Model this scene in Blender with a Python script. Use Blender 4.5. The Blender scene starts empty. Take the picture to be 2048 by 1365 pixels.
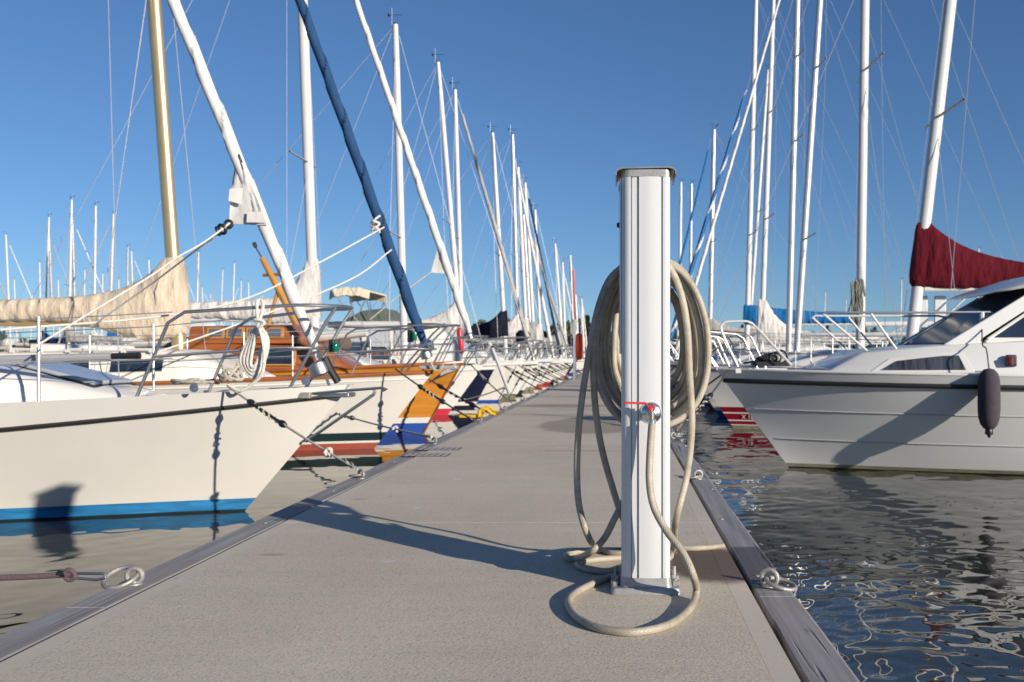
import bpy, math, random
from mathutils import Vector, Matrix, noise
random.seed(7)
sc = bpy.context.scene
COL = sc.collection
F = 1900.0                       # focal length in photo pixels (2048 wide)
VX, VY = 1239.0, 712.0           # vanishing point of the dock / horizon
CZ = 1.25                        # eye above water
DZ = 0.45                        # dock deck above water
PI = math.pi
def P(px, py, Y):
    return Vector(((px - VX) / F * Y, Y, CZ - (py - VY) / F * Y))
def G(px, py, z=DZ):
    Y = (CZ - z) * F / (py - VY)
    return Vector(((px - VX) / F * Y, Y, z))

# ------------------------------------------------------------------ materials
def newmat(name):
    m = bpy.data.materials.new(name); m.use_nodes = True
    nt = m.node_tree
    return m, nt, nt.nodes['Principled BSDF']
def ramp(nt, fac, stops):
    r = nt.nodes.new('ShaderNodeValToRGB')
    e = r.color_ramp.elements
    while len(e) < len(stops): e.new(0.5)
    for i, (p, c) in enumerate(stops):
        e[i].position = p; e[i].color = (*c, 1)
    nt.links.new(fac, r.inputs['Fac'])
    return r.outputs['Color']
def texco(nt, kind='Object', scale=(1, 1, 1)):
    t = nt.nodes.new('ShaderNodeTexCoord'); mp = nt.nodes.new('ShaderNodeMapping')
    mp.inputs['Scale'].default_value = scale
    nt.links.new(t.outputs[kind], mp.inputs['Vector'])
    return mp.outputs['Vector']
def noisetex(nt, vec, scale, detail=3, rough=0.5):
    n = nt.nodes.new('ShaderNodeTexNoise')
    n.inputs['Scale'].default_value = scale; n.inputs['Detail'].default_value = detail
    n.inputs['Roughness'].default_value = rough
    nt.links.new(vec, n.inputs['Vector'])
    return n.outputs['Fac']
def bump(nt, b, h, strength, dist=0.01):
    bn = nt.nodes.new('ShaderNodeBump')
    bn.inputs['Strength'].default_value = strength; bn.inputs['Distance'].default_value = dist
    nt.links.new(h, bn.inputs['Height'])
    nt.links.new(bn.outputs['Normal'], b.inputs['Normal'])
    return bn
MATS = {}
def mat(name, col, rough=0.5, metal=0.0, var=0.10, vscale=3.0, stretch=(1, 1, 1), bmp=0.0, bscale=40, coat=0.0, spec=0.5, bdist=0.01, detail=4):
    if name in MATS: return MATS[name]
    m, nt, b = newmat(name)
    v = texco(nt, 'Object', stretch)
    n = noisetex(nt, v, vscale if max(stretch) < 8 or 'sail' not in name and 'canvas' not in name else vscale * .2, detail, 0.55)
    lo = tuple(c * (1 - var) for c in col); hi = tuple(min(1, c * (1 + var)) for c in col)
    nt.links.new(ramp(nt, n, [(0.3, lo), (0.7, hi)]), b.inputs['Base Color'])
    b.inputs['Roughness'].default_value = rough; b.inputs['Metallic'].default_value = metal
    b.inputs['Coat Weight'].default_value = coat; b.inputs['Specular IOR Level'].default_value = spec
    if bmp: bump(nt, b, noisetex(nt, v, bscale, 4), bmp, bdist)
    MATS[name] = m
    return m
gel = mat('gelcoat white', (0.66, 0.645, 0.61), 0.25, var=0.05, vscale=1.2, coat=0.3)
gelbeige = mat('gelcoat cream', (0.615, 0.592, 0.545), 0.22, var=0.05, vscale=1.0, coat=0.35)
gelgrey = mat('gelcoat pale grey', (0.60, 0.605, 0.595), 0.28, var=0.05, vscale=1.0, coat=0.3)
deckm = mat('deck nonskid', (0.66, 0.64, 0.60), 0.7, var=0.08, vscale=6, bmp=0.2, bscale=200)
deckbeige = mat('deck cream', (0.70, 0.64, 0.56), 0.6, var=0.06, vscale=5)
navy = mat('navy gelcoat', (0.012, 0.014, 0.035), 0.15, var=0.2, coat=0.4)
varnish = mat('varnished planks', (0.46, 0.19, 0.028), 0.22, var=0.28, vscale=1.6, stretch=(0.35, 1, 5), coat=0.5)
mahog = mat('mahogany', (0.27, 0.085, 0.022), 0.3, var=0.3, vscale=3, stretch=(0.5, 2, 6), coat=0.4)
spruce = mat('varnished spar', (0.44, 0.22, 0.05), 0.3, var=0.15, vscale=4, coat=0.4)
blackr = mat('black rubber', (0.012, 0.012, 0.013), 0.55, var=0.2)
blackm = mat('black fittings', (0.015, 0.015, 0.016), 0.4, var=0.2)
steel = mat('polished steel', (0.50, 0.50, 0.495), 0.42, 1.0, var=0.04)
galv = mat('galvanised steel', (0.34, 0.33, 0.31), 0.55, 0.5, var=0.2, vscale=30, bmp=0.15, bscale=120)
alu = mat('anodised mast', (0.52, 0.52, 0.52), 0.40, 0.45, var=0.05)
alugold = mat('gold anodised mast', (0.66, 0.50, 0.27), 0.34, 0.75, var=0.06)
whitep = mat('white paint', (0.58, 0.575, 0.56), 0.35, var=0.04)
greym = mat('grey mast', (0.42, 0.40, 0.38), 0.45, 0.3, var=0.1)
wire = mat('rigging wire', (0.55, 0.54, 0.55), 0.35, 0.6)
ropew = mat('white rope', (0.62, 0.59, 0.53), 0.85, var=0.15, vscale=60, bmp=0.5, bscale=150)
ropeg = mat('weathered rope', (0.40, 0.37, 0.32), 0.9, var=0.25, vscale=50, bmp=0.5, bscale=150)
roped = mat('dark rope', (0.050, 0.045, 0.045), 0.85, var=0.3, vscale=60, bmp=0.5, bscale=150)
ropep = mat('purple braid', (0.13, 0.085, 0.10), 0.85, var=0.35, vscale=220, bmp=0.7, bscale=260)
blue = mat('blue antifouling', (0.02, 0.165, 0.37), 0.55, var=0.4, vscale=3, stretch=(1, 1, 6))
dblue = mat('deep blue paint', (0.015, 0.06, 0.30), 0.4, var=0.1)
redp = mat('red antifouling', (0.27, 0.055, 0.035), 0.6, var=0.2, vscale=5, stretch=(1, 1, 6))
redb = mat('red paint', (0.46, 0.025, 0.045), 0.4, var=0.1)
dgreen = mat('dark boot stripe', (0.012, 0.028, 0.032), 0.3, var=0.15)
algae = mat('waterline slime', (0.19, 0.18, 0.12), 0.8, var=0.35, vscale=9, stretch=(1, 1, 4))
windowm = mat('dark window', (0.018, 0.028, 0.045), 0.06, var=0.3, spec=0.8)
curtain = mat('curtained window', (0.40, 0.42, 0.45), 0.15, var=0.35, vscale=14, stretch=(6, 1, 0.2), spec=0.8)
curtdk = mat('tinted window with curtain', (0.055, 0.06, 0.07), 0.12, var=0.8, vscale=10, stretch=(4, 1, 0.2), spec=0.8)
greywin = mat('grey window', (0.10, 0.11, 0.15), 0.2, var=0.2)
hatchm = mat('smoked hatch', (0.33, 0.36, 0.40), 0.12, var=0.15)
def cloth(name, col): return mat(name, col, 0.9, var=0.14, vscale=5, bmp=0.16 if 'sail' in name and name != 'pale sailcloth' and name != 'beige sailcloth' else 0.9, bscale=1.0, bdist=0.05, stretch=(9, 5, 3.2), spec=0.15)
covbeige = cloth('beige sailcloth', (0.56, 0.47, 0.36)); covwhite = cloth('pale sailcloth', (0.60, 0.57, 0.54))
covblue = cloth('blue canvas', (0.008, 0.115, 0.31)); covred = cloth('wine red canvas', (0.085, 0.005, 0.012))
covgrey = cloth('grey canvas', (0.33, 0.32, 0.30)); sailw = cloth('white sailcloth', (0.64, 0.625, 0.60)); sailg = cloth('aged sailcloth', (0.47, 0.46, 0.445))
covcream = cloth('cream canvas', (0.62, 0.56, 0.42)); bluea = cloth('navy sail cover', (0.020, 0.060, 0.145)); blueb = cloth('mid blue sail cover', (0.010, 0.025, 0.06))
stripeb = cloth('bright blue sail', (0.010, 0.12, 0.33)); greysail = cloth('grey furled sail', (0.36, 0.34, 0.33)); dkblue = cloth('dark furled sail', (0.03, 0.04, 0.07))
redsail = cloth('red furled sail', (0.55, 0.03, 0.06)); greencv = cloth('green canvas', (0.10, 0.12, 0.105)); navycv = cloth('navy canvas', (0.012, 0.014, 0.028))
orange = mat('orange plastic', (0.75, 0.07, 0.015), 0.5); yellow = mat('yellow paint', (0.62, 0.38, 0.015), 0.45)
redlev = mat('red lever', (0.52, 0.035, 0.035), 0.42, coat=0.2); brass = mat('worn brass', (0.50, 0.43, 0.34), 0.3, 0.9, var=0.15, vscale=40)
greenl = mat('green lens', (0.0, 0.12, 0.065), 0.1, var=0.1); redl = mat('red lens', (0.15, 0.006, 0.012), 0.1)
fenderm = mat('fender sock', (0.052, 0.042, 0.055), 0.95, var=0.15, vscale=20, bmp=0.3, bscale=120)
pedm = mat('anodised pedestal', (0.595, 0.605, 0.61), 0.38, 0.10, var=0.03, vscale=2.0, stretch=(14, 14, 0.25), spec=0.5)
pedcap = mat('cap aluminium', (0.40, 0.39, 0.37), 0.38, 0.8, var=0.12, vscale=25)
cast = mat('cast aluminium', (0.33, 0.33, 0.335), 0.5, 0.5, var=0.14, vscale=25, bmp=0.12, bscale=150)
chrome = mat('chrome', (0.72, 0.72, 0.70), 0.24, 1.0, var=0.02)

def hose_mat():
    m, nt, b = newmat('braided hose')
    v = texco(nt)
    n = noisetex(nt, v, 9, 5, 0.6); n2 = noisetex(nt, v, 45, 4, 0.65)
    mx = nt.nodes.new('ShaderNodeMath'); mx.operation = 'MULTIPLY_ADD'; mx.inputs[1].default_value = 0.45
    nt.links.new(n2, mx.inputs[0]); nt.links.new(n, mx.inputs[2])
    nt.links.new(ramp(nt, mx.outputs[0], [(0.42, (0.125, 0.097, 0.07)), (0.58, (0.30, 0.26, 0.198)), (0.82, (0.41, 0.37, 0.295))]), b.inputs['Base Color'])
    b.inputs['Roughness'].default_value = 0.5
    uv = nt.nodes.new('ShaderNodeUVMap'); uv.uv_map = 'UV'
    ws = []
    for sgn in (1, -1):
        mp = nt.nodes.new('ShaderNodeMapping'); mp.inputs['Rotation'].default_value = (0, 0, sgn * 0.9)
        nt.links.new(uv.outputs['UV'], mp.inputs['Vector'])
        w = nt.nodes.new('ShaderNodeTexWave'); w.inputs['Scale'].default_value = 260.0 / 6.28
        nt.links.new(mp.outputs['Vector'], w.inputs['Vector']); ws.append(w.outputs['Fac'])
    a = nt.nodes.new('ShaderNodeMath'); a.operation = 'MAXIMUM'
    nt.links.new(ws[0], a.inputs[0]); nt.links.new(ws[1], a.inputs[1])
    bump(nt, b, a.outputs[0], 0.35, 0.002)
    return m
hosem = hose_mat()

def mathn(nt, op, a, b=None, c=None):
    n = nt.nodes.new('ShaderNodeMath'); n.operation = op
    for i, x in enumerate((a, b, c)):
        if x is None: continue
        if isinstance(x, (int, float)): n.inputs[i].default_value = x
        else: nt.links.new(x, n.inputs[i])
    return n.outputs[0]
def blob(nt, vec, c, r, edge=0.35, nz=None, namp=0.6):
    """1 inside a noisy ellipse at c with radii r (dock coordinates)"""
    mp = nt.nodes.new('ShaderNodeMapping'); mp.vector_type = 'POINT'
    mp.inputs['Location'].default_value = (-c[0] / r[0], -c[1] / r[1], 0); mp.inputs['Scale'].default_value = (1 / r[0], 1 / r[1], 0)
    nt.links.new(vec, mp.inputs['Vector'])
    ln = nt.nodes.new('ShaderNodeVectorMath'); ln.operation = 'LENGTH'
    nt.links.new(mp.outputs['Vector'], ln.inputs[0])
    d = ln.outputs['Value']
    if nz is not None: d = mathn(nt, 'ADD', d, mathn(nt, 'MULTIPLY', mathn(nt, 'SUBTRACT', nz, 0.5), namp * 2))
    mr = nt.nodes.new('ShaderNodeMapRange'); mr.interpolation_type = 'SMOOTHSTEP'
    mr.inputs['From Min'].default_value = 1 + edge / 2; mr.inputs['From Max'].default_value = 1 - edge / 2
    nt.links.new(d, mr.inputs['Value'])
    return mr.outputs['Result']
def mixc(nt, fac, a, b):
    n = nt.nodes.new('ShaderNodeMix'); n.data_type = 'RGBA'
    if isinstance(fac, float): n.inputs[0].default_value = fac
    else: nt.links.new(fac, n.inputs[0])
    for i, x in ((6, a), (7, b)):
        if isinstance(x, tuple): n.inputs[i].default_value = (*x, 1)
        else: nt.links.new(x, n.inputs[i])
    return n.outputs[2]
def concrete(name, smooth):
    m, nt, b = newmat(name)
    t = nt.nodes.new('ShaderNodeTexCoord'); vec = t.outputs['Object']
    big = noisetex(nt, vec, 1.1, 5, 0.6)
    mp = nt.nodes.new('ShaderNodeMapping'); mp.inputs['Scale'].default_value = (4, 95, 1); nt.links.new(vec, mp.inputs['Vector'])
    broom = noisetex(nt, mp.outputs['Vector'], 1.0, 3, 0.6)
    mp3 = nt.nodes.new('ShaderNodeMapping'); mp3.inputs['Scale'].default_value = (0.6, 9, 1); nt.links.new(vec, mp3.inputs['Vector'])
    band = noisetex(nt, mp3.outputs['Vector'], 1.0, 4, 0.6)
    fine = noisetex(nt, vec, 170, 3, 0.7)
    base = ramp(nt, big, [(0.25, (0.555, 0.488, 0.385)), (0.75, (0.67, 0.595, 0.48))])
    base = mixc(nt, mathn(nt, 'MULTIPLY', ramp(nt, band, [(0.40, (0, 0, 0)), (0.68, (1, 1, 1))]), 0.20), base, (0.43, 0.39, 0.34))
    speck = ramp(nt, fine, [(0.34, (0.42, 0.42, 0.43)), (0.47, (0.93, 0.93, 0.93)), (0.62, (1.0, 0.99, 0.98))])
    mu = nt.nodes.new('ShaderNodeMix'); mu.data_type = 'RGBA'; mu.blend_type = 'MULTIPLY'; mu.inputs[0].default_value = 0.35 if smooth else 0.75
    nt.links.new(base, mu.inputs[6]); nt.links.new(speck, mu.inputs[7])
    col = mu.outputs[2]
    if smooth: col = mixc(nt, 0.4, col, (0.54, 0.49, 0.425))
    nz = noisetex(nt, vec, 5.5, 4, 0.6)
    wet = blob(nt, vec, (0.36, 3.66), (0.19, 0.30), 0.35, nz, 0.22)
    wet2 = blob(nt, vec, (-0.30, 11.0), (0.62, 1.25), 0.22, nz, 0.22)
    wet3 = blob(nt, vec, (-0.9, 15.2), (0.8, 0.5), 0.3, nz, 0.3)
    w = mathn(nt, 'MAXIMUM', wet, mathn(nt, 'MULTIPLY', mathn(nt, 'MAXIMUM', wet2, wet3), 0.5))
    rust = None
    for c, r in (((-1.39, 3.82), (0.055, 0.02)), ((-0.35, 8.0), (0.4, 0.05)), ((-1.45, 5.3), (0.05, 0.03))):
        q = blob(nt, vec, c, r, 0.8, nz, 0.7); rust = q if rust is None else mathn(nt, 'MAXIMUM', rust, q)
    col = mixc(nt, mathn(nt, 'MULTIPLY', rust, 0.45), col, (0.30, 0.16, 0.07))
    wh = None
    for c, r in (((-0.90, 3.70), (0.030, 0.016)), ((-1.06, 5.0), (0.022, 0.02)), ((-1.05, 6.15), (0.03, 0.03)), ((-0.5, 8.3), (0.05, 0.04)), ((-1.0, 7.4), (0.025, 0.03)), ((0.2, 6.2), (0.02, 0.02))):
        q = blob(nt, vec, c, r, 0.7, noisetex(nt, vec, 60, 3), 1.0); wh = q if wh is None else mathn(nt, 'MAXIMUM', wh, q)
    col = mixc(nt, mathn(nt, 'MULTIPLY', wh, 0.8), col, (0.62, 0.61, 0.60))
    dark = ramp(nt, noisetex(nt, vec, 11, 2, 0.5), [(0.20, (1, 1, 1)), (0.23, (0, 0, 0))])
    col = mixc(nt, mathn(nt, 'MULTIPLY', dark, 0.5), col, (0.16, 0.14, 0.12))
    col = mixc(nt, mathn(nt, 'MULTIPLY', w, 0.85), col, (0.075, 0.048, 0.032))
    b.inputs['Specular IOR Level'].default_value = 0.2
    nt.links.new(col, b.inputs['Base Color'])
    nt.links.new(mathn(nt, 'SUBTRACT', 0.90, mathn(nt, 'MULTIPLY', w, 0.22)), b.inputs['Roughness'])
    h = mathn(nt, 'ADD', mathn(nt, 'MULTIPLY', broom, 0.4 if not smooth else 0.25), mathn(nt, 'MULTIPLY', noisetex(nt, vec, 95, 4, 0.75), 0.9 if not smooth else 0.12))
    bump(nt, b, h, 0.55, 0.004)
    return m
concm = concrete('broomed concrete', False); edgem = concrete('trowelled concrete edge', True)
concdark = mat('wet concrete float', (0.10, 0.095, 0.085), 0.8, var=0.3, vscale=3, bmp=0.3, bscale=30)
def timber():
    m, nt, b = newmat('weathered timber')
    v = texco(nt, 'Object', (26, 0.9, 26))
    g = noisetex(nt, v, 1.0, 6, 0.65)
    v2 = texco(nt, 'Object', (1, 1, 1)); big = noisetex(nt, v2, 2.2, 4, 0.6)
    c = ramp(nt, g, [(0.28, (0.15, 0.142, 0.145)), (0.5, (0.27, 0.26, 0.264)), (0.72, (0.37, 0.355, 0.355))])
    c = mixc(nt, mathn(nt, 'MULTIPLY', ramp(nt, big, [(0.35, (1, 1, 1)), (0.6, (0, 0, 0))]), 0.35), c, (0.24, 0.20, 0.17))
    v3 = texco(nt, 'Object', (9, 0.28, 1)); cr = noisetex(nt, v3, 1.0, 3, 0.7)
    crack = ramp(nt, mathn(nt, 'ABSOLUTE', mathn(nt, 'SUBTRACT', cr, 0.5)), [(0.0, (1, 1, 1)), (0.030, (0, 0, 0))])
    gate = ramp(nt, noisetex(nt, v2, 2.0, 2), [(0.45, (0, 0, 0)), (0.53, (1, 1, 1))])
    sx_ = nt.nodes.new('ShaderNodeSeparateXYZ'); nt.links.new(v2, sx_.inputs[0])
    right_ = mathn(nt, 'GREATER_THAN', sx_.outputs[0], 0.0)
    crack = mathn(nt, 'MULTIPLY', mathn(nt, 'MULTIPLY', crack, gate), mathn(nt, 'MULTIPLY_ADD', right_, 0.85, 0.15))
    c = mixc(nt, mathn(nt, 'MULTIPLY', crack, 0.92), c, (0.012, 0.010, 0.010))
    kn = nt.nodes.new('ShaderNodeTexVoronoi'); kn.inputs['Scale'].default_value = 1.0
    nt.links.new(texco(nt, 'Object', (5, 1.7, 1)), kn.inputs['Vector'])
    knot = ramp(nt, kn.outputs['Distance'], [(0.02, (1, 1, 1)), (0.06, (0, 0, 0))])
    c = mixc(nt, mathn(nt, 'MULTIPLY', knot, 0.6), c, (0.07, 0.055, 0.05))
    wetn = noisetex(nt, v2, 7, 3)
    wet = blob(nt, v2, (0.53, 3.66), (0.4, 0.36), 0.12, wetn, 0.12)
    c = mixc(nt, mathn(nt, 'MULTIPLY', wet, 0.72), c, (0.035, 0.033, 0.042))
    nt.links.new(c, b.inputs['Base Color'])
    nt.links.new(mathn(nt, 'SUBTRACT', 0.82, mathn(nt, 'MULTIPLY', wet, 0.15)), b.inputs['Roughness'])
    h = mathn(nt, 'SUBTRACT', mathn(nt, 'MULTIPLY', g, 0.35), crack)
    bump(nt, b, h, 0.8, 0.006)
    return m
timberm = timber()
def water_mat():
    m, nt, b = newmat('harbour water')
    b.inputs['Base Color'].default_value = (0.034, 0.037, 0.028, 1)
    b.inputs['Roughness'].default_value = 0.015; b.inputs['IOR'].default_value = 1.58
    t = nt.nodes.new('ShaderNodeTexCoord')
    mp = nt.nodes.new('ShaderNodeMapping'); mp.inputs['Scale'].default_value = (1.0, 1.3, 1); nt.links.new(t.outputs['Object'], mp.inputs['Vector'])
    n = noisetex(nt, mp.outputs['Vector'], 2.4, 1, 0.5)
    bump(nt, b, n, 0.05, 0.05)
    return m
waterm = water_mat()
groundm = mat('shore ground', (0.05, 0.06, 0.03), 0.9, var=0.3, vscale=0.05)
def leafm(name, c):
    return mat(name, c, 0.75, var=0.45, vscale=0.6)
leaves = [leafm('pine foliage', (0.045, 0.065, 0.035)), leafm('birch foliage', (0.075, 0.10, 0.035)), leafm('spruce foliage', (0.036, 0.056, 0.034))]
bark = mat('bark', (0.10, 0.075, 0.055), 0.9, var=0.3)

# ------------------------------------------------------------------ mesh builder
class MB:
    def __init__(s): s.v = []; s.f = []; s.m = []; s.uv = None
    def add(s, vs, fs, mi=0):
        o = len(s.v); s.v += [tuple(x) for x in vs]
        for k, f in enumerate(fs):
            s.f.append(tuple(i + o for i in f)); s.m.append(mi[k] if isinstance(mi, list) else mi)
        return s
    def box(s, c, d, mi=0, rot=None):
        x, y, z = (k / 2 for k in d); c = Vector(c)
        vs = [Vector((a, b, e)) for a in (-x, x) for b in (-y, y) for e in (-z, z)]
        if rot: vs = [rot @ v for v in vs]
        return s.add([v + c for v in vs], [(0, 1, 3, 2), (4, 6, 7, 5), (0, 4, 5, 1), (2, 3, 7, 6), (0, 2, 6, 4), (1, 5, 7, 3)], mi)
    def tube(s, pts, r, n=8, mi=0, cap=True, closed=False, mfun=None, flat=1.0):
        pts = [Vector(p) for p in pts]; N = len(pts)
        rs = r if isinstance(r, (list, tuple)) else [r] * N
        def tan(i):
            if closed: return (pts[(i + 1) % N] - pts[i - 1]).normalized()
            a = pts[max(0, i - 1)]; b = pts[min(N - 1, i + 1)]
            return (b - a).normalized() if (b - a).length > 1e-9 else Vector((0, 0, 1))
        t0 = tan(0)
        up = Vector((0, 0, 1)) if abs(t0.z) < 0.9 else Vector((0, 1, 0))
        u = t0.cross(up).normalized(); w = u.cross(t0).normalized()
        vs = []; prev = t0
        for i in range(N):
            t = tan(i)
            q = prev.rotation_difference(t); u = q @ u; w = q @ w; prev = t
            for k in range(n):
                a = 2 * PI * k / n
                rr = rs[i] if not callable(rs[i]) else rs[i](a)
                vs.append(pts[i] + u * (math.cos(a) * rr) + w * (math.sin(a) * rr * flat))
        fs = []; ms = []
        for i in range(N if closed else N - 1):
            j = (i + 1) % N
            for k in range(n):
                l = (k + 1) % n
                fs.append((i * n + k, i * n + l, j * n + l, j * n + k)); ms.append(mfun(i, k) if mfun else mi)
        if cap and not closed:
            fs.append(tuple(range(n - 1, -1, -1))); ms.append(mi)
            fs.append(tuple((N - 1) * n + k for k in range(n))); ms.append(mi)
        return s.add(vs, fs, ms)
    def loft(s, rings, mi=0, cap=True, mfun=None):
        n = len(rings[0]); vs = [p for r in rings for p in r]; fs = []; ms = []
        for i in range(len(rings) - 1):
            for k in range(n):
                l = (k + 1) % n
                fs.append((i * n + k, i * n + l, (i + 1) * n + l, (i + 1) * n + k)); ms.append(mfun(i, k) if mfun else mi)
        if cap:
            fs.append(tuple(range(n - 1, -1, -1))); ms.append(mi)
            fs.append(tuple((len(rings) - 1) * n + k for k in range(n))); ms.append(mi)
        return s.add(vs, fs, ms)
    def prism(s, poly, f, a, b, mi=0):
        """poly: 2d points; f(u,v,w) -> 3d"""
        return s.loft([[f(u, v, a) for u, v in poly], [f(u, v, b) for u, v in poly]], mi)
    def lathe(s, prof, c, ax=(0, 0, 1), n=24, mi=0):
        ax = Vector(ax).normalized(); c = Vector(c)
        u = ax.orthogonal().normalized(); w = ax.cross(u)
        return s.loft([[c + ax * h + (u * math.cos(2 * PI * k / n) + w * math.sin(2 * PI * k / n)) * max(r, 1e-4) for k in range(n)] for r, h in prof], mi)
    def torus(s, c, nrm, R, r, n=28, k=10, mi=0, sx=1.0):
        nrm = Vector(nrm).normalized(); u = nrm.orthogonal().normalized(); w = nrm.cross(u); c = Vector(c)
        return s.tube([c + u * (math.cos(2 * PI * i / n) * R * sx) + w * (math.sin(2 * PI * i / n) * R) for i in range(n)], r, k, mi, closed=True)
    def build(s, name, mats, parent=None, ang=35, bev=0.0, loc=None):
        me = bpy.data.meshes.new(name); me.from_pydata(s.v, [], s.f)
        for m in (mats if isinstance(mats, (list, tuple)) else [mats]): me.materials.append(m)
        me.polygons.foreach_set('material_index', s.m)
        if ang:
            me.polygons.foreach_set('use_smooth', [True] * len(me.polygons)); me.set_sharp_from_angle(angle=math.radians(ang))
        me.update()
        o = bpy.data.objects.new(name, me); COL.objects.link(o)
        if parent: o.parent = parent
        if loc is not None: o.location = loc
        if bev:
            b = o.modifiers.new('bevel', 'BEVEL'); b.width = bev; b.segments = 2; b.limit_method = 'ANGLE'; b.angle_limit = math.radians(40)
        return o
def tag(o, label=None, cat=None, group=None, kind=None):
    if label: o['label'] = label
    if cat: o['category'] = cat
    if group: o['group'] = group
    if kind: o['kind'] = kind
    return o
def empty(name, loc, rz=0):
    o = bpy.data.objects.new(name, None); COL.objects.link(o); o.location = loc; o.rotation_euler = (0, 0, rz); o.empty_display_size = 0.2
    return o
def crom(pts, sub=8):
    pts = [Vector(p) for p in pts]; out = []
    q = [pts[0] * 2 - pts[1]] + pts + [pts[-1] * 2 - pts[-2]]
    for i in range(1, len(q) - 2):
        a, b, c, d = q[i - 1:i + 3]
        for k in range(sub):
            t = k / sub
            out.append(0.5 * ((2 * b) + (c - a) * t + (2 * a - 5 * b + 4 * c - d) * t * t + (3 * b - a - 3 * c + d) * t ** 3))
    out.append(pts[-1])
    return out
def textmesh(name, s, size, m, parent, mtx, ext=0.002):
    cu = bpy.data.curves.new(name, 'FONT'); cu.body = s; cu.size = size; cu.extrude = ext; cu.align_x = 'CENTER'; cu.align_y = 'CENTER'
    tmp = bpy.data.objects.new(name, cu); COL.objects.link(tmp)
    dg = bpy.context.evaluated_depsgraph_get()
    me = bpy.data.meshes.new_from_object(tmp.evaluated_get(dg)); bpy.data.objects.remove(tmp)
    me.transform(mtx); me.materials.clear(); me.materials.append(m)
    o = bpy.data.objects.new(name, me); COL.objects.link(o); o.parent = parent
    return o

# ------------------------------------------------------------------ sky, sun, camera
EL, TX, TY = 15.8, 0.745, -0.667
w = bpy.data.worlds.new('World'); sc.world = w; w.use_nodes = True
nt = w.node_tree; bg = nt.nodes['Background']
sky = nt.nodes.new('ShaderNodeTexSky'); sky.sky_type = 'NISHITA'; sky.sun_disc = False
sky.sun_elevation = math.radians(EL); sky.sun_rotation = math.atan2(TX, TY)
sky.air_density = 1.0; sky.dust_density = 0.0; sky.ozone_density = 6.0; sky.altitude = 0
tc = nt.nodes.new('ShaderNodeTexCoord'); va = nt.nodes.new('ShaderNodeVectorMath'); va.operation = 'ADD'; va.inputs[1].default_value = (0, 0, 0.035)
vn_ = nt.nodes.new('ShaderNodeVectorMath'); vn_.operation = 'NORMALIZE'
nt.links.new(tc.outputs['Generated'], va.inputs[0]); nt.links.new(va.outputs[0], vn_.inputs[0]); nt.links.new(vn_.outputs[0], sky.inputs['Vector'])
ml_ = nt.nodes.new('ShaderNodeVectorMath'); ml_.operation = 'MULTIPLY'; ml_.inputs[1].default_value = (1.10, 1.055, 1.07)
nt.links.new(sky.outputs['Color'], ml_.inputs[0]); nt.links.new(ml_.outputs[0], bg.inputs['Color']); bg.inputs['Strength'].default_value = 0.071
sun = bpy.data.lights.new('sun', 'SUN'); sun.energy = 4.4; sun.angle = math.radians(0.55); sun.color = (1.0, 0.90, 0.77)
so = bpy.data.objects.new('sun', sun); COL.objects.link(so)
d = Vector((TX * math.cos(math.radians(EL)), TY * math.cos(math.radians(EL)), math.sin(math.radians(EL))))
so.rotation_euler = d.to_track_quat('Z', 'Y').to_euler(); so.location = d * 60
cam = bpy.data.cameras.new('camera'); co = bpy.data.objects.new('camera', cam); COL.objects.link(co)
co.location = (0, 0, CZ); co.rotation_euler = (PI / 2, 0, 0)
cam.sensor_width = 36; cam.lens = F / 2048 * 36; cam.shift_x = -(VX - 1024) / 2048; cam.shift_y = (VY - 682.5) / 2048
cam.clip_start = 0.05; cam.clip_end = 6000
cam.dof.use_dof = True; cam.dof.focus_distance = 3.2; cam.dof.aperture_fstop = 6.3
sc.camera = co
sc.view_settings.view_transform = 'Standard'; sc.view_settings.look = 'None'; sc.view_settings.exposure = 0.52; sc.view_settings.gamma = 1
sc.cycles.use_denoising = True; sc.cycles.max_bounces = 7; sc.cycles.caustics_reflective = True; sc.cycles.blur_glossy = 0.6; sc.cycles.sample_clamp_indirect = 6

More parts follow.
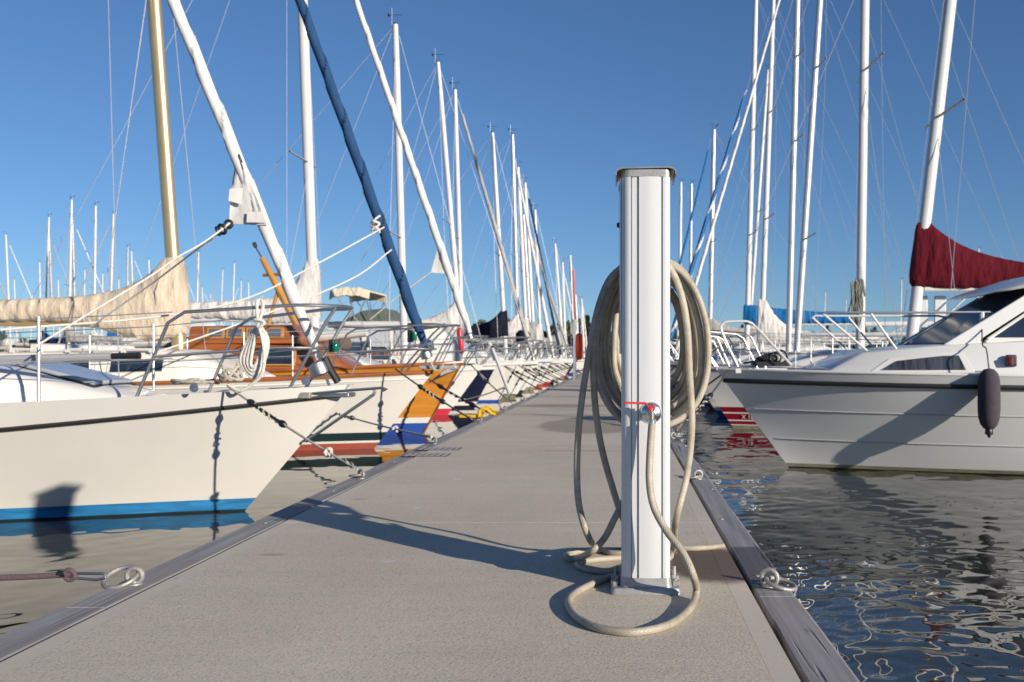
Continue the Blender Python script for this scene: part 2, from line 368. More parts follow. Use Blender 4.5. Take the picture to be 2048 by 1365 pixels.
# ------------------------------------------------------------------ water and far shore
def build_water():
    fine = [math.radians(-47 + 0.2 * i) for i in range(411)]      # angle from +Y, clockwise
    coarse = [math.radians(35.2 + 4.06 * i) for i in range(1, 68)]
    angs = fine + coarse
    rs = [0.4]
    while rs[-1] < 70: rs.append(rs[-1] * (1.011 if rs[-1] > 9 else (1.0062 if rs[-1] > 1.6 else 1.3)))
    rs += [90, 130, 200, 350, 700, 1500, 3500]
    vs = [(0, 0, 0)]
    nN = noise.noise
    for r in rs:
        fade = max(0, min(1, (60 - r) / 35))
        for a in angs:
            x = r * math.sin(a); y = r * math.cos(a); z = 0.0
            if fade > 0 and abs(a) < 0.83:
                amp = 1.0 if x > 0 else (0.42 if x < -1.2 else 0.5)
                calm = 0.55 + 0.45 * min(1, max(0, nN(Vector((x * 0.25 + 7, y * 0.2, 0.5))) + 0.6))
                wx = x + 0.10 * nN(Vector((x * 2.1, y * 2.1, 9.0))); wy = y + 0.10 * nN(Vector((x * 2.1, y * 2.1, 3.0)))
                near = min(1.0, 7.5 / r) if x > 0 else 0.6
                h = 0.009 * nN(Vector((wx * 1.7 + wy * 0.8, wy * 2.3, 0.0))) + 0.0085 * (0.45 + 0.55 * near) * nN(Vector((wx * 6.3, wy * 7.2 - wx * 1.6, 4.0))) + 0.0044 * near * nN(Vector((wx * 12.5, wy * 14.5, 8.0)))
                z = h * amp * fade * calm
            vs.append((x, y, z))
    n = len(angs); fs = []
    for k in range(n): fs.append((0, 1 + (k + 1) % n, 1 + k))
    for i in range(len(rs) - 1):
        for k in range(n):
            l = (k + 1) % n
            fs.append((1 + i * n + k, 1 + i * n + l, 1 + (i + 1) * n + l, 1 + (i + 1) * n + k))
    mb = MB(); mb.add(vs, fs)
    o = mb.build('water', waterm, ang=180)
    tag(o, kind='structure')
build_water()
sb = MB()
prof = [(-900, 430), (-500, 420), (-260, 400), (-120, 390), (0, 400), (140, 410), (300, 395), (600, 420), (900, 450)]
for i in range(len(prof) - 1):
    (xa, ya), (xb, yb) = prof[i], prof[i + 1]
    sb.add([(xa, ya, -0.5), (xb, yb, -0.5), (xb, yb + 14, 1.2), (xa, ya + 14, 1.2), (xb, yb + 250, 3.0), (xa, ya + 250, 3.0)], [(0, 1, 2, 3), (3, 2, 4, 5)])
tag(sb.build('shore', groundm), kind='structure')
def shore_y(x):
    for i in range(len(prof) - 1):
        if prof[i][0] <= x <= prof[i + 1][0]:
            t = (x - prof[i][0]) / (prof[i + 1][0] - prof[i][0]); return prof[i][1] * (1 - t) + prof[i + 1][1] * t
    return 420
def tree_proto(kind):
    rnd = random.Random(kind * 13 + 2)
    H = 11.0
    root = empty(['pine_tree', 'birch_tree', 'spruce_tree'][kind], (0, 0, 0))
    tr = MB(); tr.tube([(0, 0, -0.4), (0.1, 0, H * 0.4), (0.0, 0.1, H * 0.75), (0.05, 0, H * 0.97)], [0.28, 0.2, 0.12, 0.03], 7)
    for k in range(7):
        a = k * 2.4; z = H * (0.35 + 0.08 * k); L = 1.6
        tr.tube([(0, 0, z), (math.cos(a) * L, math.sin(a) * L, z + 0.9)], [0.07, 0.02], 5)
    tr.build('trunk', bark, root)
    cr = MB()
    for k in range(1300):
        if kind == 2:
            t = rnd.random() ** 0.8; z = H * (0.03 + 0.97 * t); R = 2.9 * (1 - t) ** 0.75 * (0.75 + 0.35 * math.sin(t * 34)) + 0.12
            a = rnd.random() * 6.283; r = R * rnd.random() ** 0.4
            c = Vector((r * math.cos(a), r * math.sin(a), z - r * 0.15)); sz = 0.36
        else:
            q = rnd.randrange(14); qa = q * 2.399; qr = 1.9 if q < 11 else 0.8
            cc = Vector((qr * math.cos(qa), qr * math.sin(qa), H * (0.22 + 0.055 * q)))
            dv = Vector((rnd.gauss(0, 1), rnd.gauss(0, 1), rnd.gauss(0, 0.75))).normalized() * (rnd.random() ** 0.5) * (2.0 if q < 9 else 1.2)
            c = cc + dv; sz = 0.36
        u = Vector((rnd.gauss(0, 1), rnd.gauss(0, 1), rnd.gauss(0, 1))).normalized(); v = u.orthogonal().normalized()
        cr.add([c + u * sz, c + v * sz * 0.7, c - u * sz, c - v * sz * 0.7], [(0, 1, 2, 3)])
    cr.build('crown', leaves[kind], root, ang=0)
    return root
def dup(root, loc, rz=0, sc_=1.0):
    c = root.copy(); COL.objects.link(c); c.location = loc; c.rotation_euler = (0, 0, rz); c.scale = (sc_, sc_, sc_)
    for ch in root.children:
        k = ch.copy(); COL.objects.link(k); k.parent = c
        for g in ch.children:
            h = g.copy(); COL.objects.link(h); h.parent = k
    return c
protos = [tree_proto(k) for k in range(3)]
used = [False] * 3
TL = ['dark pine with an irregular crown on the far shore', 'lighter green broad tree on the far shore', 'pointed dark spruce on the far shore']
ti = 0
for i in range(230):
    x = -330 + i * 2.9 + random.uniform(-1.6, 1.6)
    k = random.choice([0, 0, 1, 2, 2]); sc_ = random.uniform(0.55, 1.08) * (1.55 if -85 < x < -5 else (1.25 if x > 10 else 1.0))
    if -190 < x < -100: sc_ *= 0.62
    loc = (x, shore_y(x) + random.uniform(12, 34), 0.9)
    if not used[k]:
        o = protos[k]; o.location = loc; o.scale = (sc_,) * 3; used[k] = True
    else: o = dup(protos[k], loc, random.uniform(0, 6.28), sc_)
    tag(o, TL[k], 'tree', 'trees along the far shore, ' + ['pines', 'broad trees', 'spruces'][k])

# ------------------------------------------------------------------ dock
XL, XLi, XRi, XR = -1.786, -1.616, 0.446, 0.600
dock = empty('dock', (0, 0, 0)); tag(dock, 'long concrete floating dock with weathered timber edges between the moored boats', 'dock', kind='structure')
ys = [-3.0, 4.56, 16.6, 28.6, 40.6, 52.6, 64.6, 76.6, 88.6, 100.6]
for a, b in zip(ys[:-1], ys[1:]):
    m = MB(); m.box(((XLi + 0.07 + XRi - 0.068) / 2, (a + b) / 2, DZ - 0.05), (XRi - XLi - 0.138 - 0.002, b - a - 0.004, 0.1)); m.build('deck_slab', concm, dock)
    for xc, wd in ((XLi + 0.035, 0.07), (XRi - 0.034, 0.068)):
        m = MB(); m.box((xc, (a + b) / 2, DZ - 0.0505), (wd, b - a - 0.004, 0.1)); m.build('edge_strip', edgem, dock)
m = MB(); m.box(((XL + XR) / 2, 48.8, DZ - 0.375), (XR - XL - 0.10, 103.6, 0.53)); m.build('float', concdark, dock)
rb = [-2.4, 3.19, 7.1, 11.4, 15.2, 20, 26, 33, 41, 50, 60, 72, 86, 100]
lb = [-2.4, 3.05, 6.9, 9.9, 14.5, 20, 26, 33, 41, 50, 60, 72, 86, 100]
for side, seq in ((1, rb), (-1, lb)):
    for a, b in zip(seq[:-1], seq[1:]):
        x0, x1 = ((XRi + 0.021, XR) if side > 0 else (XL, XLi - 0.024))
        jog = random.uniform(-0.007, 0.007)
        nseg = 14; rings = []
        for i in range(nseg + 1):
            y = a + 0.004 + (b - a - 0.008) * i / nseg
            e = 0.004 * noise.noise(Vector((y * 1.3, side * 5.0, a)))
            xa, xb = (x0 + 0.003 * noise.noise(Vector((y, 3, a))), x1 + jog + e) if side > 0 else (x0 + jog + e, x1 + 0.002 * noise.noise(Vector((y * 2, 3, a))))
            zt = DZ - 0.008
            cmf = 0.012
            rings.append([(xa, y, zt - 0.15), (xb, y, zt - 0.15), (xb, y, zt - cmf), (xb - cmf, y, zt), (xa + cmf * 0.5, y, zt), (xa, y, zt - cmf * 0.5)])
        m = MB(); m.loft(rings); m.build('timber_beam', timberm, dock, ang=25)
        for q in range(int((b - a) / 1.1)):
            yy = a + 0.35 + q * 1.1 + random.uniform(-0.1, 0.1)
            if yy > 16: continue
            m = MB(); m.lathe([(0.011, 0), (0.010, 0.003), (0.0, 0.004)], ((x0 + x1) / 2 + random.uniform(-0.03, 0.03), yy, DZ - 0.0085), n=10); m.build('screw_head', galv, dock)
for (cx, cy) in ((-1.545, 8.15), (-1.55, 7.65)):
    m = MB()
    for k in range(7): m.box((cx - 0.15 + 0.05 * k, cy, DZ + 0.004), (0.03, 0.19, 0.004))
    m.box((cx, cy, DZ + 0.0015), (0.36, 0.22, 0.003), 1); m.build('drain_grate', [greym, blackm], dock)

# ------------------------------------------------------------------ pedestal
PX, PYF = 0.0885, 3.19           # centre x, front face y
ped = empty('water_pedestal', (PX, PYF + 0.095, DZ))
tag(ped, 'white anodised aluminium water pedestal with a red tap lever bolted to the dock', 'pedestal')
def arc(cx, cy, r, a0, a1, n=8): return [(cx + r * math.cos(math.radians(a0 + (a1 - a0) * i / n)), cy + r * math.sin(math.radians(a0 + (a1 - a0) * i / n))) for i in range(n + 1)]
hx, hy = 0.0822, 0.095
prof = arc(-hx + 0.032, -hy + 0.032, 0.032, 180, 262, 10)
def groove(x, y, wd=0.0035, dp=0.008): return [(x - wd / 2, y), (x - wd / 2 + 0.0003, y + dp), (x + wd / 2 - 0.0003, y + dp), (x + wd / 2, y)]
prof += [(-0.0505, -hy + 0.0005), (-0.0500, -hy + .012), (-0.0462, -hy + 0.012), (-0.0458, -hy + 0.0045), (-0.0285, -hy + 0.0035)] + groove(-0.0250, -hy + 0.001, 0.0046, 0.012)
for i in range(9):
    t = i / 8; x = -0.0225 + 0.0745 * t; prof.append((x, -hy + 0.001 - 0.0025 * math.sin(PI * t)))
prof += groove(0.0548, -hy + 0.0005, 0.0048, 0.012) + arc(hx - 0.017, -hy + 0.017, 0.017, 270, 360, 8) + arc(hx - 0.02, hy - 0.02, 0.02, 0, 90, 6) + arc(-hx + 0.02, hy - 0.02, 0.02, 90, 180, 6)
H1 = 1.402
m = MB(); m.prism(prof, lambda u, v, z: (u, v, z), 0.052, H1); m.build('body', pedm, ped, ang=28)
col = [(x * 1.0 + (0.001 if x > 0 else -0.001), y + (0.001 if y > 0 else -0.001)) for x, y in prof]
rr = arc(-hx + 0.03, -hy + 0.03, 0.031, 180, 270, 8) + arc(hx - 0.018, -hy + 0.018, 0.019, 270, 360, 8) + arc(hx - 0.02, hy - 0.02, 0.021, 0, 90, 6) + arc(-hx + 0.02, hy - 0.02, 0.021, 90, 180, 6)
m = MB(); m.prism(rr, lambda u, v, z: (u, v, z), H1, H1 + 0.024); m.build('collar', cast, ped, ang=28)
cp = [(-0.102, -0.026), (-0.1005, -0.012), (-0.092, -0.002), (-0.08, 0.0015), (0.08, 0.0045), (0.093, 0.0015), (0.1005, -0.008), (0.103, -0.022)]
cpo = cp + [(x * 0.965, z - 0.005 if abs(x) < 0.097 else z) for x, z in reversed(cp)]
m = MB(); m.prism(cpo, lambda u, v, y: (u, y, H1 + 0.0285 + v), -0.103, 0.106); m.build('cap', pedcap, ped, ang=28)
# side access panel with lock
sp = [(-hx - 0.0065, -hy + 0.040), (-hx - 0.0055, -hy + 0.030), (-hx - 0.0005, -hy + 0.022), (-hx + 0.004, -hy + 0.03), (-hx + 0.004, hy - 0.03), (-hx - 0.0065, hy - 0.03)]
m = MB(); m.prism(sp, lambda u, v, z: (u, v, z), 0.807, H1 - 0.002); pn = m.build('access_panel', pedm, ped, ang=25)
m = MB(); m.lathe([(0.010, 0), (0.010, 0.004), (0.0075, 0.006), (0.0075, 0.009), (0.0, 0.0095)], (-hx - 0.0065, -hy + 0.055, 1.246), (-1, 0, 0), 16); m.build('lock', blackm, pn)
m = MB(); m.box((-hx - 0.0075, -hy + 0.052, 1.372), (0.003, 0.02, 0.026)); m.build('badge', greym, pn, bev=0.002)
# foot
bp = arc(-0.10, -0.082, 0.016, 180, 270, 5) + arc(0.10, -0.082, 0.016, 270, 360, 5) + arc(0.10, 0.10, 0.02, 0, 90, 5) + arc(-0.10, 0.10, 0.02, 90, 180, 5)
m = MB(); m.loft([[(x * 1.02, y * 1.02 - 0.012, 0.001) for x, y in bp], [(x, y - 0.012, 0.016) for x, y in bp], [(x * 0.97, y * 0.97 - 0.012, 0.022) for x, y in bp]]); m.build('base_plate', cast, ped, ang=30)
cr2 = [(x * 1.035, y * 1.03) for x, y in rr]
m = MB(); m.loft([[(x * 1.03, y * 1.02, 0.020) for x, y in cr2], [(x, y, 0.040) for x, y in cr2], [(x * 0.985, y * 0.985, 0.053) for x, y in cr2]]); m.build('foot_collar', cast, ped, ang=30)
for bx, by in ((-0.102, 0.02), (0.102, 0.02), (-0.102, -0.06), (0.102, -0.055)):
    m = MB(); sx = 1 if bx > 0 else -1
    m.prism([(0.016 * math.cos(k * PI / 3), 0.016 * math.sin(k * PI / 3)) for k in range(6)], lambda u, v, z: (bx + u, by + v, z), 0.021, 0.036)
    m.tube([(bx, by, 0.03), (bx, by, 0.068 if by > 0 else 0.042)], 0.006, 8)
    bo = m.build('bolt', galv, ped)
    m = MB(); m.box((bx - sx * 0.006, by + 0.018, 0.036), (0.012, 0.008, 0.030)); m.build('lug', cast, bo, bev=0.002)
# tap
sx, sz = P(1302, 826, PYF).x - PX, P(1302, 826, PYF).z - DZ
yf = -hy - 0.0015
tap = MB().lathe([(0.037, 0.0), (0.0365, 0.002), (0.030, 0.008), (0.018, 0.014), (0.011, 0.017), (0.009, 0.018)], (sx, yf, sz), (0, -1, 0), 40).build('tap', chrome, ped, ang=40)
m = MB(); m.tube([(sx, yf - 0.015, sz), (sx, yf - 0.050, sz)], 0.0085, 14); m.lathe([(0.0125, 0), (0.0125, 0.012)], (sx, yf - 0.025, sz), (0, -1, 0), 6)
m.tube([(sx + 0.001, yf - 0.052, sz + 0.018), (sx + 0.001, yf - 0.052, sz - 0.020)], [0.0085, 0.0085], 14)
m.lathe([(0.0095, 0), (0.0095, 0.010)], (sx + 0.001, yf - 0.052, sz + 0.008), (0, 0, 1), 8); m.build('valve_body', brass, tap)
m = MB()
lv = [(sx + 0.012, sz + 0.019), (sx - 0.002, sz + 0.016), (sx - 0.010, sz + 0.024), (sx - 0.020, sz + 0.0345), (sx - 0.068, sz + 0.036), (sx - 0.0885, sz + 0.036)]
for i in range(len(lv) - 1):
    pass
hh = [0.011, 0.010, 0.0062, 0.0042, 0.0032, 0.0048]
ww = [0.009, 0.009, 0.007, 0.006, 0.006, 0.008]
m.loft([[(x, yf - 0.052 - b_, z - a_), (x, yf - 0.052 + b_, z - a_), (x, yf - 0.052 + b_, z + a_), (x, yf - 0.052 - b_, z + a_)] for (x, z), a_, b_ in zip(lv, hh, ww)])
m.build('lever', redlev, tap, bev=0.0015)
m = MB(); m.lathe([(0.006, 0), (0.006, 0.006), (0.003, 0.007)], (sx + 0.002, yf - 0.052, sz + 0.030), (0, 0, 1), 6); m.build('lever_nut', brass, tap)
m = MB(); m.lathe([(0.0135, 0), (0.0135, 0.012)], (sx + 0.001, yf - 0.052, sz - 0.033), (0, 0, 1), 12); m.lathe([(0.0115, 0), (0.0125, 0.004), (0.0115, 0.008)], (sx + 0.001, yf - 0.052, sz - 0.042), (0, 0, 1), 16); m.build('coupling', chrome, tap)
# hose hook behind
m = MB(); m.tube([(0, hy - 0.01, 1.045), (0, hy + 0.10, 1.045), (0, hy + 0.17, 1.06), (0, hy + 0.185, 1.09)], 0.011, 10)
m.tube([(-0.06, hy + 0.03, 1.02), (-0.045, hy + 0.03, 1.043), (0, hy + 0.03, 1.05), (0.045, hy + 0.03, 1.043), (0.06, hy + 0.03, 1.02)], 0.009, 8); m.build('hose_hook', galv, ped)

# ------------------------------------------------------------------ hose
HR = 0.0122
def gp(px, py): return G(px, py, DZ + HR)
YF = PYF - 0.055
pts = [P(1304, 846, YF), P(1300, 905, YF), P(1299, 965, YF - 0.01), P(1308, 1015, YF - 0.02), P(1333, 1062, YF - 0.05), P(1365, 1105, YF - 0.09), P(1386, 1150, YF - 0.12), gp(1391, 1188) + Vector((0, -0.03, 0.012)), gp(1376, 1222), gp(1332, 1252), gp(1262, 1265), gp(1192, 1255), gp(1151, 1232), gp(1137, 1206), gp(1150, 1187), gp(1190, 1166), gp(1228, 1152), gp(1275, 1138), gp(1330, 1122)]
pts += [gp(1340, 1108), gp(1300, 1113), gp(1243, 1116), gp(1180, 1121), gp(1155, 1128), gp(1170, 1138), gp(1214, 1143), gp(1260, 1134), gp(1310, 1115), gp(1345, 1100)]
YC = PYF + 0.25
# right hand strand climbs to the coil
pts += [P(1352, 1040, YC - 0.02), P(1374, 950, YC - 0.03), P(1384, 850, YC - 0.05), P(1379, 740, YC - 0.06), P(1375, 660, YC - 0.07), P(1364, 595, YC - 0.07), P(1345, 545, YC - 0.065), P(1318, 520, YC - 0.055)]
CXp, top = 1300.0, 600.0
loops = [ # (centre px, top py, bottom py, half width left, right, dy)
    (1300, 514, 862, 114, 127, -0.045), (1300, 524, 848, 100, 114, -0.02), (1300, 530, 858, 119, 101, 0.005), (1300, 518, 832, 92, 119, 0.025), (1300, 540, 818, 106, 90, 0.05), (1300, 530, 846, 84, 108, 0.07), (1300, 548, 806, 97, 79, 0.09), (1300, 540, 836, 75, 99, 0.11), (1300, 566, 788, 64, 66, 0.13)]
first = True
rh = random.Random(4)
for li in range(len(loops)):
    n = 14; A_ = loops[li]; B_ = loops[min(li + 1, len(loops) - 1)]
    for k in range(n):
        a = 2 * PI * k / n + math.radians(95)
        cx, ty, by, wl, wr, dy = (p_ + (q_ - p_) * k / n for p_, q_ in zip(A_, B_))
        cxx = math.cos(a); s = math.sin(a)
        e = 0.86
        px = cx + (wr if cxx > 0 else wl) * math.copysign(abs(cxx) ** e, cxx) + rh.uniform(-1.5, 1.5)
        mid = by * 0.56 + ty * 0.44
        py = mid - s * (mid - ty) if s > 0 else mid - s * (by - mid)
        pts.append(P(px, py, YC + dy + 0.012 * s + rh.uniform(-0.004, 0.004)))
# last: over the top and down the left as the long strands
pts += [P(1345, 560, YC + 0.07), P(1300, 522, YC + 0.03), P(1232, 545, YC - 0.02), P(1198, 610, YC - 0.05), P(1176, 720, YC - 0.07), P(1160, 830, YC - 0.08), P(1154, 930, YC - 0.08), P(1158, 1010, YC - 0.09), P(1176, 1072, YC - 0.10),
        gp(1192, 1098) + Vector((0, 0, 0.012)), gp(1222, 1106), gp(1262, 1106), gp(1320, 1098)]
pts2 = [P(1320, 540, YC + 0.05), P(1262, 530, YC + 0.02), P(1215, 590, YC - 0.03), P(1190, 680, YC - 0.06), P(1188, 780, YC - 0.05), P(1200, 880, YC - 0.03), P(1222, 965, YC - 0.02), P(1250, 1045, YC), P(1285, 1085, YC + 0.02)]
hs = MB()
def hosetube(pp):
    c = crom(pp, 7); out = [c[0]]
    for q in c[1:]:
        if (q - out[-1]).length > 0.009: out.append(q)
    hs.tube(out, HR, 12)
    L = [0.0]
    for i in range(1, len(out)): L.append(L[-1] + (out[i] - out[i - 1]).length)
    return L
segs = []
la = hosetube(pts); lb_ = len(hs.f)
c2 = [P(1285, 1085, YC + 0.02)]
lc = hosetube(pts2)
pts3 = [P(1232, 1032, YC - 0.12), P(1208, 1078, YC - 0.13), P(1180, 1105, YC - 0.14), gp(1155, 1122) + Vector((0, -0.01, 0.012)), gp(1134, 1119) + Vector((0, 0, 0.004)), gp(1140, 1107), gp(1180, 1101), gp(1243, 1101), gp(1300, 1100), gp(1343, 1097), gp(1390, 1097), gp(1420, 1095), gp(1447, 1092)]
pts3 = [P(1300, 900, YC + 0.02), P(1262, 975, YC - 0.05)] + pts3
ld = hosetube(pts3)
ho = hs.build('garden_hose', hosem, ang=60)
tag(ho, 'dirty translucent beige garden hose coiled behind the pedestal and trailing over the dock', 'hose')
# UV: u along, v around
me = ho.data; uvl = me.uv_layers.new(name='UV')
fi = 0; k = 12
for L in (la, lc, ld):
    for i in range(len(L) - 1):
        for q in range(k):
            p = me.polygons[fi]; fi += 1
            vals = [(L[i], q / k), (L[i], (q + 1) / k), (L[i + 1], (q + 1) / k), (L[i + 1], q / k)]
            for li, vv in zip(p.loop_indices, vals): uvl.data[li].uv = (vv[0], vv[1] * 2 * PI * HR)
    fi += 2

# ------------------------------------------------------------------ boats
class Hull:
    def __init__(s, L, B, zb, zm, zst, over, um=0.6, p=2.3, tr=0.68, k0=0.45, k1=0.9, draft=0.45, fl=1.25):
        s.__dict__.update(L=L, B=B, zb=zb, zm=zm, zst=zst, over=over, um=um, p=p, tr=tr, k0=k0, k1=k1, draft=draft, fl=fl)
    def zs(s, u):
        a, b, c = s.zb, s.zm, s.zst
        return a * (u - .6) * (u - 1) / .6 + b * u * (u - 1) / (.6 * -.4) + c * u * (u - .6) / .4
    def bs(s, u):
        if u < s.um: return s.B / 2 * (1 - (1 - u / s.um) ** s.p)
        return s.B / 2 * (1 - (1 - s.tr) * ((u - s.um) / (1 - s.um)) ** 2)
    def pt(s, u, z, side, off=0.0):
        zz = s.zs(u); k = s.k0 + (s.k1 - s.k0) * min(1, u / .55) ** .8; b = s.bs(u)
        if z >= 0: y = b * (k + (1 - k) * (z / zz) ** s.fl)
        else: y = b * k * max(0, 1 + z / s.draft) ** .6
        x = s.over * z / s.zb * (1 - u) - s.L * u
        return Vector((x, side * (y + off), z))
    def u_at(s, x, z=None):
        lo, hi = 0, 1
        for _ in range(30):
            m_ = (lo + hi) / 2
            if s.pt(m_, s.zs(m_) if z is None else z, 1).x > x: lo = m_
            else: hi = m_
        return (lo + hi) / 2
    def sheer(s, u, side, inset=0.0, dz=0.0):
        p = s.pt(u, s.zs(u), side, -inset); p.z += dz; return p
    def mesh(s, bands, top, n=26, extra=()):
        """bands: [(ztop, mat)] from the keel up, then mat index `top` to the sheer"""
        us = [(i / n) ** 1.5 for i in range(n + 1)]
        zl = [(-s.draft, 0), (-s.draft * .5, 0), (-0.06, 0)] + [(z, m) for z, m in bands]
        zt = zl[-1][0]; fr = sorted(set([.12, .3, .5, .7, .86, 1.0]) | set(extra))
        rows = []; mis = []
        vs = []
        for side in (1, -1):
            for u in us:
                sh = s.zs(u)
                for z, _ in zl: vs.append(s.pt(u, z, side))
                for f in fr: vs.append(s.pt(u, zt + (sh - zt) * f, side))
        R = len(zl) + len(fr); mrow = [zl[i + 1][1] for i in range(len(zl) - 1)] + [top] * len(fr)
        fs = []; ms = []
        N = len(us)
        for sd in range(2):
            o = sd * N * R
            for i in range(N - 1):
                for j in range(R - 1):
                    q = (o + i * R + j, o + (i + 1) * R + j, o + (i + 1) * R + j + 1, o + i * R + j + 1)
                    fs.append(q if sd == 1 else q[::-1]); ms.append(mrow[j])
        for j in range(R - 1):   # transom
            a = (N - 1) * R + j; b = N * R + (N - 1) * R + j
            fs.append((a, b, b + 1, a + 1)); ms.append(mrow[j])
        mb = MB(); mb.add(vs, fs, ms); return mb
    def deck(s, dz=-0.012, inset=0.01, crown=0.04, n=22, u0=0.004):
        mb = MB(); vs = []
        for i in range(n + 1):
            u = u0 + (1 - u0) * (i / n) ** 1.4
            a = s.sheer(u, 1, inset, dz); b = s.sheer(u, -1, inset, dz); w = abs(a.y)
            vs += [a, Vector((a.x, a.y * .5, a.z + crown * .75 * min(1, w))), Vector((a.x, 0, a.z + crown * min(1, w))), Vector((a.x, b.y * .5, a.z + crown * .75 * min(1, w))), b]
        fs = [(i * 5 + j, i * 5 + j + 1, (i + 1) * 5 + j + 1, (i + 1) * 5 + j) for i in range(n) for j in range(4)]
        mb.add(vs, fs); return mb
    def rail(s, zf, off, r, u0=0.0, u1=1.0, n=26, flat=1.0, sides=(1, -1), fn=8):
        """tube along the hull at height fraction zf of the sheer, both sides joined round the stem"""
        us = [u0 + (u1 - u0) * (i / n) ** 1.3 for i in range(n + 1)]
        zq = zf if callable(zf) else (lambda u: zf)
        q = lambda u, sd: s.pt(u, s.zs(u) * zq(u), sd, off)
        pts = [q(u, 1) for u in reversed(us)] + [q(u, -1) for u in us[(1 if u0 == 0 and off == 0 else 0):]]
        return MB().tube(pts, r, fn, flat=flat)

def part(boat, mb, name, m, **kw): return mb.build(name, m, boat, **kw)
def cabin(boat, st, m, zoff=0.0, name='cabin', round_=0.05):
    """st: [(x, halfwidth_bottom, zbottom, halfwidth_top, ztop)]"""
    rings = []
    for x, hb, zb, ht, zt in st:
        r = min(round_, max(0.005, (zt - zb) * .4), ht * .5)
        half = [(hb, zb), (ht + (hb - ht) * r / max(.01, zt - zb), zt - r), (ht - r * .3, zt - r * .3), (ht - r, zt), (ht * .45, zt + .02)]
        rings.append([Vector((x, y, z)) for y, z in half] + [Vector((x, -y, z)) for y, z in reversed(half)])
    return part(boat, MB().loft(rings), name, m, ang=30)
def window(parent, quad, glass, frame, nrm, t=0.022, inset=0.02):
    """quad: 4+ corners on the wall in order; frame slab, then glass proud of it"""
    nrm = Vector(nrm).normalized(); q = [Vector(p) for p in quad]
    c = sum(q, Vector()) / len(q)
    big = [c + (p - c) * (1 + inset / max(.05, (p - c).length) * 2.2) for p in q]
    fr = MB().loft([[p - nrm * .02 for p in big], [p + nrm * t * .5 for p in big]]).build('window', frame, parent, ang=30, bev=0.004)
    MB().loft([[p - nrm * .018 for p in q], [p + nrm * (t * .5 + .004) for p in q]]).build('pane', glass, fr, ang=30)
    return fr
def wiret(boat, a, b, r=0.004, name='shroud', m=None): return part(boat, MB().tube([a, b], r, 5), name, m or wire)
def furled(boat, a, b, r, m, name='furled_sail', pitch=0.5, r1=None, clew=None):
    a = Vector(a); b = Vector(b); L = (b - a).length; n = int(L / 0.05); pts = []; rs = []
    for i in range(n + 1):
        t = i / n; pts.append(a.lerp(b, t))
        base = r * (1 - 0.45 * t) * min(1, 0.55 + t * 9)
        rs.append(base * (1 + 0.012 * noise.noise(Vector((i * .11, L, 1)))))
    K = 18
    rs2 = []
    for i in range(n + 1):
        ph = i * 0.05 / pitch * 2 * PI
        rs2.append((lambda base, ph: (lambda an: base * (0.9 + 0.30 * (((an + ph) / (2 * PI)) % 1))))(rs[i], ph))
    mf = (lambda i, k: 1 if ((k / K + i * 0.05 / pitch) % 1) > (0.78 if m[0] is stripeb else 0.93) else 0) if isinstance(m, list) else None
    mb = MB().tube(pts, rs2, K, mfun=mf)
    if clew:
        c0, c1, c2 = (Vector(q) for q in clew)      # upper luff, clew corner, lower luff
        nr = (c1 - c0).cross(c2 - c0).normalized() * 0.012
        N_ = 6; g = []
        for i in range(N_ + 1):
            t = i / N_; p0 = c0.lerp(c2, t); p1 = c0.lerp(c1, t ** .7)
            g.append([p0 + nr * 3, p1 + nr * (1 + .6 * math.sin(i * 2.1)), p1 - nr * (1 - .6 * math.sin(i * 2.1)), p0 - nr * 3])
        mb.loft(g)
    return part(boat, mb, name, m, ang=33)
def sail_cover(boat, xm, zbot, zpeak, hgt, ln, m, w=0.16, rake=0.05, seed=0, sag=0.06, peakw=0.55, front=0.13, sagx=.8):
    rings = []; n = 96
    for i in range(n + 1):
        s_ = i / n * ln; x = xm + front - s_
        e = math.exp(-max(0, s_ - .22) / peakw)
        zt = zbot + hgt * (1 - .25 * i / n) + (zpeak - zbot - hgt) * e
        zb = zbot - sag * math.exp(-((s_ - sagx) / .75) ** 2) + 0.01 * math.sin(i * 1.1)
        if i == 0: zb += .05; zt -= .03
        hw = w * (.62 + .38 * min(1, s_ * 3)) * (1 - .3 * i / n)
        ring = []
        for k in range(18):
            a = 2 * PI * k / 18 - PI / 2
            zz = (zb + zt) / 2 + math.sin(a) * (zt - zb) / 2
            wf = hw * (abs(math.cos(a)) ** .75) * math.copysign(1, math.cos(a)) * (1.0 - .45 * max(0, (zz - zbot - hgt)) / max(.1, zpeak - zbot))
            nz = noise.noise(Vector((x * 4, zz * 4 + seed, math.cos(a)))) * .03 + (.5 - abs(noise.noise(Vector((x * 5.5 + zz * 3.2, zz * 1.3 - x * 1.5, seed + math.cos(a)))))) * .045 - abs(noise.noise(Vector((x * 11 - zz * 4, zz * 2.2, seed + 4)))) * .03
            tilt = (zz - zbot) * -rake
            ring.append(Vector((x + tilt + (nz if i else 0), wf + math.copysign(nz * 1.4, wf), zz)))
        rings.append(ring)
    return part(boat, MB().loft(rings), 'sail_cover', m, ang=50)
